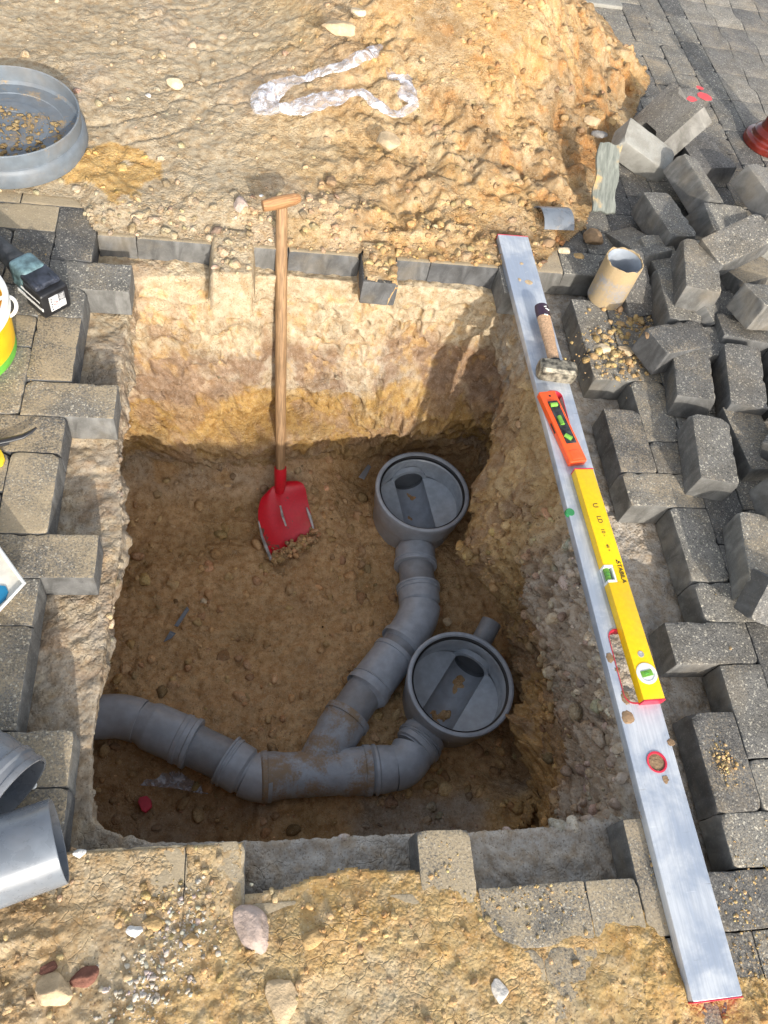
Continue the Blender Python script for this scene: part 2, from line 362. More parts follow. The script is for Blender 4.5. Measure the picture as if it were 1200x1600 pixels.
# ---------------------------------------------------------------- the pit and its sand bed (one ground mesh)
U = .1
LV = {  # depth, before the correction below -> closed outline, counter-clockwise
 -.085: [(-.27,.15),(-.16,.115),(.02,.108),(.32,.108),(.52,.105),(.66,.108),(.76,.11),(.785,.28),(.782,.49),(.79,.7),(.815,1.0),(.80,1.24),(.775,1.42),(.755,1.575),(.66,1.575),(.38,1.57),(.10,1.575),(-.15,1.55),(-.30,1.54),(-.315,1.4),(-.32,1.2),(-.31,1.0),(-.287,.9),(-.272,.75),(-.278,.58),(-.282,.45),(-.285,.3)],
 -.16: [(-.27,.15),(-.16,.11),(.02,.10),(.52,.10),(.75,.11),(.79,.28),(.785,.7),(.79,1.0),(.79,1.24),(.76,1.48),(.75,1.575),(.66,1.57),(.38,1.565),(.10,1.575),(-.15,1.545),(-.30,1.51),(-.31,1.35),(-.32,1.2),(-.315,1.0),(-.29,.9),(-.275,.75),(-.28,.45),(-.29,.3)],
 -.30: [(-.30,.12),(.02,.08),(.52,.09),(.72,.12),(.77,.28),(.78,.7),(.765,1.0),(.77,1.24),(.77,1.45),(.75,1.54),(.60,1.53),(.38,1.52),(.10,1.535),(-.15,1.49),(-.31,1.46),(-.36,1.3),(-.36,1.0),(-.35,.75),(-.36,.3)],
 -.45: [(-.34,.10),(.02,.08),(.52,.09),(.72,.14),(.80,.30),(.81,.7),(.75,.95),(.745,1.2),(.81,1.38),(.76,1.46),(.60,1.43),(.50,1.41),(.38,1.43),(.10,1.465),(-.15,1.43),(-.34,1.43),(-.42,1.3),(-.42,.3)],
 -.52: [(-.36,.10),(.02,.08),(.52,.09),(.74,.15),(.84,.30),(.84,.7),(.745,.95),(.745,1.15),(.85,1.36),(.80,1.49),(.60,1.43),(.50,1.40),(.38,1.41),(.10,1.44),(-.15,1.42),(-.37,1.45),(-.44,1.3),(-.44,.3)],
 -.67: [(-.38,.10),(.02,.09),(.52,.10),(.78,.16),(.88,.30),(.87,.7),(.77,.97),(.78,1.15),(.88,1.32),(.86,1.56),(.60,1.56),(.38,1.50),(.15,1.45),(-.15,1.47),(-.38,1.51),(-.46,1.3),(-.46,.3)],
 -.80: [(-.42,.12),(.02,.12),(.52,.12),(.80,.17),(.90,.30),(.90,.7),(.85,1.0),(.86,1.15),(.90,1.32),(.88,1.60),(.60,1.61),(.38,1.58),(.10,1.50),(-.15,1.51),(-.40,1.54),(-.48,1.3),(-.48,.3)],
 -1.0: [(-.44,.16),(.02,.16),(.52,.17),(.82,.22),(.92,.36),(.92,.7),(.90,1.0),(.90,1.15),(.92,1.32),(.88,1.62),(.60,1.63),(.38,1.61),(.10,1.53),(-.15,1.53),(-.40,1.55),(-.48,1.3),(-.48,.3)]}
CX, CY = .25, .85
NT = 1180
base = np.array(LV[-.085]); seg = np.roll(base, -1, 0)-base; L = np.hypot(*seg.T); cum = np.r_[0, np.cumsum(L)]
s_ = np.linspace(0, cum[-1], NT, endpoint=False); k_ = np.searchsorted(cum, s_, side='right')-1
P0 = base[k_]+seg[k_]*((s_-cum[k_])/L[k_])[:, None]
DIR = P0-np.array([CX, CY]); DIR /= np.hypot(*DIR.T)[:, None]
def radii(poly):
    poly = np.array(poly); q = np.roll(poly, -1, 0); best = np.zeros(NT)
    for a, b in zip(poly, q):
        a = a-np.array([CX, CY]); b = b-np.array([CX, CY]); e = b-a
        den = DIR[:, 0]*e[1]-DIR[:, 1]*e[0]; den = np.where(abs(den) < 1e-9, 1e-9, den)
        t = (a[0]*e[1]-a[1]*e[0])/den; w = (a[0]*DIR[:, 1]-a[1]*DIR[:, 0])/den
        ok = (t > 0) & (w >= -1e-6) & (w <= 1+1e-6); best = np.where(ok, np.maximum(best, t), best)
    # soften corners
    K = np.exp(-np.linspace(-2, 2, 25)**2); K /= K.sum(); n = len(K)//2
    return np.convolve(np.r_[best[-n:], best, best[:n]], K, 'valid')
_cx, _cy = CAM[0], CAM[1]
LV2 = {}
for z, poly in LV.items():   # below the ledge the pit is .82 m deep
    if z < -.55:
        zn = z*.82; f = (CAM[2]-zn)/(CAM[2]-z); LV2[zn] = [(_cx+(a-_cx)*f, _cy+(b-_cy)*f) for a, b in poly]
    else: LV2[z] = poly
LV = LV2
zs = sorted(LV, reverse=True); RL = np.array([radii(LV[z]) for z in zs])
rows = []  # (x,y,z,tag)
# outer bed
for d in [60, 25, 9, 4, 2, 1.2, .8]:
    rows.append((RL[0]+d, np.full(NT, -.088), 0))
for d in np.linspace(.5, .006, 62)**1.0:
    rows.append((RL[0]+d, np.full(NT, -.085)-.004*sm(.03-d, 0, .03), 1))
wz = np.linspace(-.085, -.82, 140)
for z in wz:
    rr = np.array([np.interp(-z, [-q for q in zs], RL[:, i]) for i in range(0, NT)]) if False else None
    j = np.searchsorted([-q for q in zs], -z); j = min(max(j, 1), len(zs)-1); t = (zs[j-1]-z)/(zs[j-1]-zs[j]); t = float(np.clip(t, 0, 1))
    rows.append((RL[j-1]*(1-t)+RL[j]*t, np.full(NT, z), 2))
for k in np.linspace(.985, 0.004, 120):
    rows.append((RL[-1]*k, np.full(NT, -.82), 3))
R_ = np.array([r[0] for r in rows]); Z_ = np.array([r[1] for r in rows]); TG = np.repeat([r[2] for r in rows], NT)
X_ = CX+DIR[None, :, 0]*R_; Y_ = CY+DIR[None, :, 1]*R_
V = np.stack([X_, Y_, Z_], -1).reshape(-1, 3); near = (TG > 0)
x, y, z = V.T
Dn = np.concatenate([np.repeat(DIR[None], len(rows), 0).reshape(-1, 2), np.zeros((len(V), 1))], 1)
n1 = fbm(V, 5, 5, 1); n2 = ridge(V*[1, 1, 1.3], 11, 5, 9); n3 = cells(V, 26, 3); n4 = fbm(V, 60, 3, 21); n5 = cells(V, 55, 8)
wall = (TG == 2); fl = (TG == 3); bed = (TG == 1)
wamt = sm(-z, .085, .16)
strata = fbm(V*[.5, .5, 7], 4, 4, 33)
n6 = cells(V*[1, 1, 1.6]+.04*n1[:, None], 12, 77)
offs = np.where(wall, wamt*(.030*n1+.022*n2+.015*strata+.020*(n6-.35))+.010*(n3-.4)*wamt+.006*n4+.006*(n5-.4), 0)
rough_e = sm(x, .6, .75)*sm(y, .85, .7); offs += np.where(wall, rough_e*(.026*(n3-.4)+.014*(n5-.4)+.035*(n6-.35)), 0)
offs += np.where(wall, sm(x, .60, .74)*wamt*(.030*ridge(V*[1, 1, .7]+.05*n1[:, None], 6, 4, 85)+.030*(n6-.35)+.012*ridge(V*[1, 1, .5], 17, 4, 86)), 0)
offs *= np.where(wall, 1-.75*np.exp(-((x-.10)/.07)**2)*sm(y, 1.2, 1.4), 1)
for (bx, by, bz, rx, rz_, a) in [(.76, 1.12, -.42, .15, .15, -.085), (.80, .98, -.55, .12, .12, -.07), (.80, .38, -.62, .10, .14, -.10), (.80, .72, -.30, .16, .10, -.03), (-.05, 1.45, -.45, .12, .05, -.03), (.52, 1.43, -.46, .10, .05, -.035), (.78, 1.36, -.3, .1, .12, -.04), (-.33, 1.2, -.2, .2, .1, -.02), (-.33, 1.44, -.27, .07, .05, .06), (.72, 1.47, -.30, .08, .06, .05), (-.28, 1.45, -.62, .11, .08, -.05), (.112, 1.44, -.52, .05, .14, .058), (.66, 1.45, -.50, .12, .03, -.03)]:
    offs += np.where(wall, a*np.exp(-((y-by)/rx)**2-((z-bz)/rz_)**2)*np.exp(-((x-bx)/.25)**2), 0)
offs += np.where(wall, sm(y, 1.25, 1.4)*wamt*(.028*(n6-.35)+.014*(n3-.4)+.014*ridge(V*[1, 1, .6]+.04*n1[:, None], 9, 4, 87))*(1-.85*np.exp(-((x-.10)/.08)**2)), 0)
V = V+Dn*offs[:, None]
zw = .075*fbm(np.stack([x, x*0, x*0], 1), 4.2, 3, 88)+.055*np.exp(-((x-.55)/.12)**2)-.035*np.exp(-((x+.1)/.16)**2)
V[:, 2] += np.where(wall, zw*sm(y, 1.2, 1.35)*sm(-z, .18, .40)*sm(-z, .80, .66), 0)
# floor relief
hump = -.06*sm(x, .12, -.2)*sm(y, .48, .33)+.06*sm(y, 1.2, 1.42)*sm(x, .45, .1)+.006*np.exp(-((x-.13)**2+(y-1.02)**2)/.02)-.016*np.exp(-((x-.15)**2+(y-1.12)**2)/.008)+.09*sm(x, .55, .72)*sm(y, .40, .26)
floorz = -.82+hump+.024*n1+.014*n2+.012*(cells(V*[1, 1, 0]+.03*n1[:, None], 14, 78)-.4)+.009*(n3-.4)+.004*(n5-.4)+.003*n4
edge = np.repeat(np.array([r[0][0]/RL[-1][0] if r[2] == 3 else 1 for r in rows]), NT)
V[:, 2] = np.where(fl, floorz+.03*sm(edge, .93, 1.0), V[:, 2])
lowwall = wall & (V[:, 2] < -.74)
V[:, 2] = np.where(lowwall, V[:, 2]+(hump+.03)*sm(-z, .74, .82), V[:, 2])
bz = .012*n1+.003*n2+.009*(n3-.4)+.005*(n5-.4)+.002*n4+.010*(n6-.4)
V[:, 2] = np.where(bed, -.088+bz*sm(R_.ravel()-np.repeat(RL[0][None], len(rows), 0).ravel(), -.01, .03)*1.0+.004, V[:, 2])
# undisturbed sand spilling up to the north paver edge; heaps in corners
V[:, 2] += np.where(bed | wall, .018*sm(y, 1.50, 1.58)*sm(-z, .14, .085)*sm(x, .75, .6), 0)
V[:, 2] = np.where(bed, np.maximum(V[:, 2], -.5), V[:, 2])
x, y, z = V.T
def soilcol(V, n1, n2, strata):
    x, y, z = V.T; m1 = fbm(V*[1, 1, .45], 16, 5, 401); m2 = fbm(V*[1, 1, 1.2], 38, 4, 402); zz = z+.035*n1+.03*strata+.03*m2-.07*np.exp(-((x-.50)/.13)**2)*sm(y, 1.2, 1.4)+.03*sm(x, .2, -.2)*sm(y, 1.2, 1.4)
    c = np.tile(GREY, (len(V), 1)).astype(float)
    north = sm(y, 1.28, 1.42); west = sm(x, -.16, -.24)
    # upper bedding
    up = mix(np.tile(GREY*.95, (len(V), 1)), np.array([.30, .25, .185]), west*.85)
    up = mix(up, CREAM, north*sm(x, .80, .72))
    up = mix(up, BEIGE*.9, sm(n2, .1, .6)*.4*(1-north)); up = mix(up, np.array([.30, .22, .15]), sm(m1, .0, .25)*.65*west); up = mix(up, CREAM*1.05, sm(-m2, .1, .35)*.5*west)
    c = up
    # below: strata
    mid = mix(np.tile(BEIGE*.8, (len(V), 1)), REDB*.85, sm(n1+strata*.5, -.1, .35)*.8)
    mid = mix(mid, GREY*.85, (1-north)*.45*(1-west))
    och = mix(np.tile(OCHRE, (len(V), 1)), OCHRE*.75, sm(n2, 0, .6))
    low = mix(np.tile(OCHRE*.62+.02, (len(V), 1)), BROWN, sm(n1, -.2, .3))
    c = mix(c, mid, sm(-zz, np.where(north > .5, .28, .17), np.where(north > .5, .33, .22)))
    c = mix(c, REDB*.85, north*sm(x, .45, .55)*sm(-zz, .27, .31)*sm(-zz, .46, .42))
    c = mix(c, och, north*sm(-zz, .42, .445)*sm(-z, .72, .66))
    e = sm(x, .6, .75)*(1-north)
    c = mix(c, low, (1-north)*sm(-zz, .32, .42)); c = mix(c, low*1.08, north*sm(-zz, .68, .74))
    c = mix(c, np.array([.50, .355, .175]), e*sm(y, .70, .95)*sm(-zz, .10, .16)*.9); c = mix(c, np.array([.40, .33, .255]), e*sm(y, .80, .55)*sm(-zz, .50, .40)*sm(-zz, .085, .13)); c = mix(c, np.array([.46, .30, .13]), e*sm(y, .65, .45)*sm(-zz, .36, .44))
    # floor
    f = sm(-z, .71, .775)
    flc = mix(np.tile(BROWN*1.02, (len(V), 1)), DARKB*1.15, sm(n1, -.05, .4)*.6); flc = mix(flc, OCHRE*.62, sm(-n1, .15, .5)*.35)
    flc = mix(flc, BEIGE*.8, sm(y, 1.25, 1.42)*sm(x, .3, .1)*sm(n2, -.1, .4)*.8)
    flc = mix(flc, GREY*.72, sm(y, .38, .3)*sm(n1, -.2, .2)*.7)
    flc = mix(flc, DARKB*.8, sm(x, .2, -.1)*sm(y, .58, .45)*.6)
    c = mix(c, flc, f)
    wl = sm(-z, .09, .12)*sm(-z, .75, .68)
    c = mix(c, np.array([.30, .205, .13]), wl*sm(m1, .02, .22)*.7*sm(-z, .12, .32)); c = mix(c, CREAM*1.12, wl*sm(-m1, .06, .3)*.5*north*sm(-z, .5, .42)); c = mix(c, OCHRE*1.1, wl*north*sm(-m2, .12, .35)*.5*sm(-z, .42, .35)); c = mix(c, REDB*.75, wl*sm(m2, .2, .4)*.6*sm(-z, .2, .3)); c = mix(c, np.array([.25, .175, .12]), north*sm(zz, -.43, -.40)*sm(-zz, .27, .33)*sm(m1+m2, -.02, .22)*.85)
    c *= (1+.14*n1+.18*n2)[:, None]
    return np.clip(c, .02, .85)
colr = soilcol(V, n1, n2, strata)
colr = np.where((TG == 0)[:, None], np.array([.14, .14, .135]), colr)
Fg = grid_faces(len(rows), NT, True)
ground = from_np('ground', V, Fg[:, ::-1], M['soil'], col=colr); tag(ground, kind='structure')
G_V, G_T = V, TG
# normals of the ground for scattering
def gnormals():
    me = ground.data; a = np.empty(len(me.vertices)*3, np.float32); me.vertices.foreach_get('normal', a); return a.reshape(-1, 3)
G_N = gnormals()

# ---------------------------------------------------------------- the spoil heap north of the pit and the sand south of it
EY = [1.5, 1.6, 1.8, 1.9, 2.21, 2.39, 2.6, 2.74, 2.86, 3.15, 3.26, 3.6, 4.6]; EX = [.80, .82, .99, 1.07, 1.17, 1.32, 1.43, 1.49, 1.45, 1.38, 1.33, 1.3, 1.2]
def heap(x, y):
    P = np.stack([x, y, x*0], 1)
    wob = .03*fbm(P, 9, 4, 50)
    de = np.interp(y, EY, EX)-x+wob
    c1 = sm(np.abs(x+.05), .075, .05); c2 = sm(np.abs(x-.35), .058, .045)
    y0 = np.where(x > -.40, 1.612, 1.612+.12*sm(-x, .40, .47)); ds = y-y0+.35*wob*sm(y, 1.60, 1.65)
    h = .34*sm(de, -.02, .75)*sm(ds, .12, 1.15)*sm(x, -.25, .75)
    h = np.minimum(h, np.maximum(de, 0)*.62+.01)
    h += .030*sm(ds, -.005, .14)*sm(de, -.005, .16)+.012*sm(ds, .2, .6)*sm(de, 0, .2)
    r = sm(x, .05, .5)*sm(de, 0, .1)
    n2 = ridge(P, 8, 5, 61); n1 = fbm(P, 4, 5, 62); n3 = cells(P, 22, 63); n5 = cells(P, 48, 64); n4 = fbm(P, 55, 3, 65)
    am = sm(ds, -.01, .12)*sm(de, -.01, .08)
    n0 = cells(P+.03*n1[:, None], 9, 66); n6 = cells(P, 95, 67)
    h += am*(.018*n1*(1+1.3*r)+n2*(.0035+.019*r)+(.002+.026*r)*(n3-.35)+(.002+.042*r)*(n0-.35))+(.0022+.006*r)*(n5-.3)*am+(.0006+.002*r)*(n6-.3)*am+.003*n4*am
    wp = P+.05*np.stack([fbm(P, 10, 3, 68), fbm(P, 10, 3, 69), P[:, 0]*0], 1); ck = cells(wp, 6.5, 80); msk = sm(fbm(P, 3, 3, 81), -.1, .2)*(1-.6*r); h += am*(-.007*sm(.09-ck, 0, .09)*msk+.006*(vn(np.floor(wp*6.5)+.5, 82))*msk*0+.004*sm(fbm(P, 18, 4, 83), .05, .3))
    h += np.where((de < .0) | (ds < -.004), -.03, 0)+.004*(am > 0)
    h = np.where(y > 1.6, np.minimum(h, .005+.35*np.maximum(0, np.maximum(np.abs(x-.766)-.058, y-1.758))), h)
    cc = np.maximum(c1, c2); lip = 1.500+.012*n1-.01*c1; top = .006+.010*sm(y, 1.52, 1.62)+.005*n2+.005*n1
    sp = np.where(y > lip, top, top+(y-lip)*1.5)-.16*(1-cc)-np.where(c1 > c2, 0, .2*sm(-(y-lip), 0, .004))
    h = np.where(y < 1.60, -.2, h); h = np.where((cc > .02) & (y < 1.64), np.maximum(h, np.maximum(sp, -.11)), h)
    return h, P, n1, n2, r
gx = np.arange(-1.5, 1.60, .0062); gy = np.r_[np.arange(1.42, 1.70, .005), np.arange(1.70, 4.5, .0068)]
XX, YY = np.meshgrid(gx, gy); xf, yf = XX.ravel(), YY.ravel()
hz, P, n1, n2, rr_ = heap(xf, yf)
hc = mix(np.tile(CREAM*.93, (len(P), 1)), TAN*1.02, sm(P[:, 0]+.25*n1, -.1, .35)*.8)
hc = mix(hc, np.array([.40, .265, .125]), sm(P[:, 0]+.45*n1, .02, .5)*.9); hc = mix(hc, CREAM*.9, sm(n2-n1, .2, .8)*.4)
hc = mix(hc, BEIGE*.9, sm(n1, .15, .5)*sm(P[:, 0], .5, .1)*.6); hc = mix(hc, BROWN*1.1, sm(n2, .35, .8)*sm(P[:, 0], .6, 1.1)*.5)
nb = fbm(P+5, 7, 5, 92); nq = fbm(P+9, 22, 4, 93)
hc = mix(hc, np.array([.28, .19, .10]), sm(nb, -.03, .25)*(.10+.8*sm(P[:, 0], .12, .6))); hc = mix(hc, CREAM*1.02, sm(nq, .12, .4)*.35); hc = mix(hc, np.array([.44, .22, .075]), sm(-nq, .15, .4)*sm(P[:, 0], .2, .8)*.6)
hc = mix(hc, OCHRE*1.05, sm(1.15-np.sqrt(((P[:, 0]+.36)/.10)**2+((P[:, 1]-1.83)/.075)**2)+1.2*fbm(P, 14, 4, 84), 0, .12)*.9)
hc *= (1+.08*n1+.07*n2)[:, None]
Fh = grid_faces(len(gy), len(gx)); keep = (hz[Fh] > np.where(YY.ravel()[Fh] < 1.6, -.092, -.012)).all(1); Fh = Fh[keep]
used = np.unique(Fh); rm = -np.ones(len(P), int); rm[used] = np.arange(len(used))
HV = np.stack([xf, yf, hz], 1)[used]; H_C = np.clip(hc[used], .02, .85)
o = from_np('sand_heap', HV, rm[Fh], M['soil'], col=H_C); tag(o, 'ochre and pale excavated sand heaped over the paving beyond the pit', 'sand', kind='stuff')
def heapz(x, y): return float(heap(np.array([x], float), np.array([y], float))[0][0])

def southz(x, y):
    P = np.stack([x, y, x*0], 1); n1 = fbm(P, 6, 5, 70); n2 = ridge(P, 14, 5, 71); n3 = cells(P, 38, 72); n5 = cells(P, 80, 73); n4 = fbm(P, 90, 3, 74)
    lim = .0-.10*sm(x, .33, .50)-.12*sm(x, .70, .78)+.02*sm(-x, .0, .3)
    d = lim-y+.035*n1
    th = 1-.62*sm(x, .15, .45); h = th*.014*sm(d, -.025, .07)+.012*sm(d, .05, .3)-.003+.001*(1-th)
    am = sm(d, -.03, .07)
    rg = sm(fbm(P, 5, 3, 76), -.15, .25)
    h += am*(.009*n1+.006*n2*(.3+rg)+.005*(n3-.4)*rg+.003*(n5-.4)*rg+.0012*n4+.005*(cells(P, 17, 75)-.4)*rg)
    h += np.where(x > .3, (.0035*n2+.004*n1)*sm(d, -.1, .02)-.001, 0)
    h = np.where(am <= 0, -.01, h)
    thin = .0006+.0022*fbm(P, 26, 4, 79)+.0016*n1+.0012*n4+.002*sm(.05-y, 0, .06)
    ok = (x > -.292) & (x < -.008) & (y < .094) & (y > -.06); gap = np.abs(x+.10) < .0022
    h = np.where(ok & ~gap, np.maximum(h, thin), h)
    return h, P, n1, n2
gx = np.arange(-.62, 1.05, .0034); gy = np.arange(-.62, .10, .0034)
XX, YY = np.meshgrid(gx, gy); xf, yf = XX.ravel(), YY.ravel()
hz, P, n1, n2 = southz(xf, yf)
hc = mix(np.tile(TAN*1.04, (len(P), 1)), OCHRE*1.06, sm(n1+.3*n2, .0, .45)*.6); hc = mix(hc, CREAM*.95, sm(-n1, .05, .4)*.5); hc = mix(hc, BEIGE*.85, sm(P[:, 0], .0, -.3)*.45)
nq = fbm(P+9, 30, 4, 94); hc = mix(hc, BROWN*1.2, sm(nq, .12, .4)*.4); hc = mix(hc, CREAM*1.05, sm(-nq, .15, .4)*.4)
hc *= (1+.08*n2)[:, None]
Fh = grid_faces(len(gy), len(gx)); keep = (hz[Fh] > -.006).any(1); Fh = Fh[keep]
used = np.unique(Fh); rm = -np.ones(len(P), int); rm[used] = np.arange(len(used))
SV = np.stack([xf, yf, hz], 1)[used]; S_C = np.clip(hc[used], .02, .85)
o = from_np('spilled_sand', SV, rm[Fh], M['soil'], col=S_C); tag(o, 'yellow sand spread over the pavers in front of the pit', 'sand', kind='stuff')

# ---------------------------------------------------------------- crumbs (uncountable) as merged lumps
def ico(sub):
    bm = bmesh.new(); bmesh.ops.create_icosphere(bm, subdivisions=sub, radius=1)
    v = np.array([q.co[:] for q in bm.verts]); f = np.array([[a.index for a in q.verts] for q in bm.faces]); bm.free(); return v, f
IV, IF = ico(2)
LV_ = []
for k in range(8):
    q = IV.copy()
    for _ in range(9):
        nv_ = rng.normal(size=3); nv_ /= np.linalg.norm(nv_); e_ = q@nv_-rng.uniform(.5, .85); q = q-np.where(e_ > 0, e_, 0)[:, None]*nv_
    q = q*1.15*(1+.18*vn(q*1.5+k*9, k)+.10*vn(q*3.5+k*5, k+40))[:, None]; q = q*np.array([1, rng.uniform(.65, .95), rng.uniform(.5, .8)]); LV_.append(q)
def rotz(n):
    a = rng.uniform(0, 6.28, n); b = rng.normal(0, .5, n); ca, sa, cb, sb = np.cos(a), np.sin(a), np.cos(b), np.sin(b); o = np.zeros(n)
    return np.stack([np.stack([ca, -sa*cb, sa*sb], 1), np.stack([sa, ca*cb, -ca*sb], 1), np.stack([o, sb, cb], 1)], 1)
def scatter(name, P, size, col, label, var=.18):
    n = len(P); R = rotz(n); k = rng.integers(0, 8, n); base = np.stack(LV_)[k]*np.asarray(size)[:, None, None]
    Vv = np.einsum('nij,nvj->nvi', R, base)+P[:, None, :]
    Ff = IF[None]+(np.arange(n)*len(IV))[:, None, None]
    c = np.clip(col*(1+rng.normal(0, var, (n, 1)))*(1+rng.normal(0, .04, (n, 3))), .03, .85)
    o = from_np(name, Vv.reshape(-1, 3), Ff.reshape(-1, 3), M['soil'], col=np.repeat(c, len(IV), 0), smooth=True)
    return tag(o, label, 'sand crumbs', kind='stuff')
def sizes(n, lo, hi, p=2.6):
    u = rng.random(n); return lo*((hi/lo)**(u**p))
def pick(V, C, n, w=None, N=None):
    p = None if w is None else w/w.sum(); i = rng.choice(len(V), n, p=p); return V[i], C[i]*1.0
# heap
w = (HV[:, 2] > -.004)*.25+(HV[:, 2] > -.004)*sm(HV[:, 0], .1, .7)+2.2*(HV[:, 2] > -.002)*sm(HV[:, 1], 1.85, 1.63)+1.2*(HV[:, 2] > -.002)*np.clip(fbm(HV*[1, 1, 0], 3, 3, 90), 0, 1); w *= 1/(1+((HV[:, 1]-1.6)/1.2)**2)
P, c = pick(HV, H_C, 5200, w); scatter('sand_crumbs', P, sizes(len(P), .0022, .018, 4), c, 'loose crumbs and small clods of sand over the heap beyond the pit')
w = .4+1.0*np.clip(fbm(SV*[1, 1, 0], 5, 3, 91)+.2, 0, 1)+.8*sm(SV[:, 0], .0, -.3)*sm(SV[:, 1], -.05, -.2)
P, c = pick(SV, S_C, 4200, w); s = sizes(len(P), .0010, .0085, 3.6); P[:, 2] += s*.15; scatter('sand_crumbs', P, s, c, 'fine crumbs scattered on the yellow sand in front of the pit')
i = np.where((G_T >= 1) & (G_T <= 2) & (G_V[:, 2] > -.5) & (G_V[:, 0] < 1.2) & (G_V[:, 1] < 1.7) & (G_N[:, 2] > .1) & (G_V[:, 1] > -.1))[0]
w = np.where(G_V[i, 2] > -.1, 1.0, .55)*(1+1.5*sm(G_V[i, 0], .6, .75))
j = rng.choice(i, 2600, p=w/w.sum()); P = G_V[j]+G_N[j]*.001; scatter('sand_crumbs', P, sizes(len(P), .0016, .013, 3.4), colr[j]*1.08, 'crumbs on the sand bed and ledges round the rim of the pit')
i = np.where(G_T == 3)[0]; w = np.repeat(np.array([r[0][0]/RL[-1][0] if r[2] == 3 else 0 for r in rows]), NT)[i]*(.2+np.clip(fbm(G_V[i], 4, 3, 95)+.25, 0, 1))
j = rng.choice(i, 2600, p=w/w.sum()); gxy = np.array([at(px_, py_, -.80) for px_, py_ in zip(rng.uniform(425, 500, 240), np.zeros(240))]) if False else None
tt = rng.random(260); bl0, bl1 = at(424, 876, -.80), at(497, 834, -.80); q_ = bl0*(1-tt[:, None])+bl1*tt[:, None]+rng.normal(0, 1, (260, 3))*[.012, .012, .004]
scatter('sand_crumbs', q_, sizes(260, .003, .014, 2), np.tile(BROWN, (260, 1)), 'clods of soil heaped against the cutting edge of the shovel blade')
scatter('sand_crumbs', G_V[j], sizes(len(j), .0022, .024, 4), colr[j]*1.03, 'brown crumbs and clods over the floor of the pit')
i = np.where((G_T == 2) & (G_V[:, 0] > .6) & (G_V[:, 1] < 1.0) & (G_V[:, 2] > -.55))[0]; j = rng.choice(i, 900); scatter('sand_crumbs', G_V[j], sizes(len(j), .004, .024, 2), colr[j]*1.1, 'grey gravelly lumps in the right wall of the pit')
# grit on the pavers
n = 1500; gxy = np.stack([rng.uniform(-.7, 1.35, n*3), rng.uniform(-.3, 1.75, n*3)], 1)
den = np.clip(fbm(np.c_[gxy, gxy[:, 0]*0], 6, 3, 97)+.15, 0, 1); ok = rng.random(len(gxy)) < den*np.where(gxy[:, 0] < .95, np.where(gxy[:, 1] < .02, 1, .6), .35)
out = (gxy[:, 0] < -.45) | (gxy[:, 0] > 1.03) | (gxy[:, 1] < -.01); gxy = gxy[ok & out]; s = sizes(len(gxy), .0010, .0042)
scatter('sand_crumbs', np.c_[gxy, s*.3], s, np.tile(TAN*1.1, (len(gxy), 1)), 'grains of sand scattered on the flat pavers')
gxy = np.stack([rng.uniform(.30, 1.25, 9000), rng.uniform(-.28, .12, 9000)], 1); den = np.clip(fbm(np.c_[gxy, gxy[:, 0]*0], 9, 4, 98)*2+.35-.8*sm(gxy[:, 1], -.05, .12), 0, 1)
gxy = gxy[(rng.random(len(gxy)) < den) & ~((gxy[:, 1] > -.003) & (gxy[:, 0] > .395) & (gxy[:, 0] < .71)) & (gxy[:, 1] < .09) & (gxy[:, 1] > -.3) & ((gxy[:, 0] > .895) | (gxy[:, 1] < .0) | (gxy[:, 0] < .80)) & ((gxy[:, 1] < -.003) | ((gxy[:, 0] > .3) & (gxy[:, 0] < .4)) | ((gxy[:, 0] > .7) & (gxy[:, 0] < .79)) | (gxy[:, 0] > .91))]; s = sizes(len(gxy), .0007, .0040, 3)
scatter('sand_crumbs', np.c_[gxy, s*.3], s, np.tile(TAN*1.15, (len(gxy), 1)), 'yellow grains strewn over the near right pavers beside the straightedge')
c0 = at(1133, 1195, 0)[:2]; gxy = c0+rng.normal(0, 1, (220, 2))*[.012, .020]; s = sizes(220, .0008, .005, 3); scatter('sand_crumbs', np.c_[gxy, s*.3], s, np.tile(TAN*1.2, (220, 1)), 'splash of yellow sand on the paver right of the lower straightedge')
t = rng.random(750); c0 = at(305, 1425, .012)[:2]; c1 = at(185, 1600, .012)[:2]; gxy = c0*(1-t[:, None])+c1*t[:, None]+rng.normal(0, 1, (750, 2))*(.012+.03*rng.random((750, 1))); s = sizes(750, .0008, .0060, 3)
scatter('sand_crumbs', np.c_[gxy, southz(gxy[:, 0], gxy[:, 1])[0]], s, np.tile([.50, .455, .39], (750, 1)), 'trail of whitish grit across the sand at the lower left', .16)
gxy = at(270, 1425, .01)[:2]+rng.normal(0, 1, (160, 2))*[.045, .020]; s = sizes(160, .002, .010, 2.4)
scatter('sand_crumbs', np.c_[gxy, southz(gxy[:, 0], gxy[:, 1])[0]-s*.2], s, np.tile(TAN*1.1, (160, 1)), 'band of ochre pebbles behind the pinkish stone on the near sand')
n = 900; a = rng.normal(0, 1, (n, 2))*[.055, .045]; c0 = at(1000, 505, 0)[:2]; c1 = at(965, 555, 0)[:2]; gxy = np.where(rng.random((n, 1)) < .45, c0, c1)+a; s = sizes(n, .0012, .013, 3)
scatter('sand_crumbs', np.c_[gxy, s*.2], s, np.tile(TAN*1.05, (n, 1)), 'broken crumbs of dry sand on the pavers below the grey pipe stub')

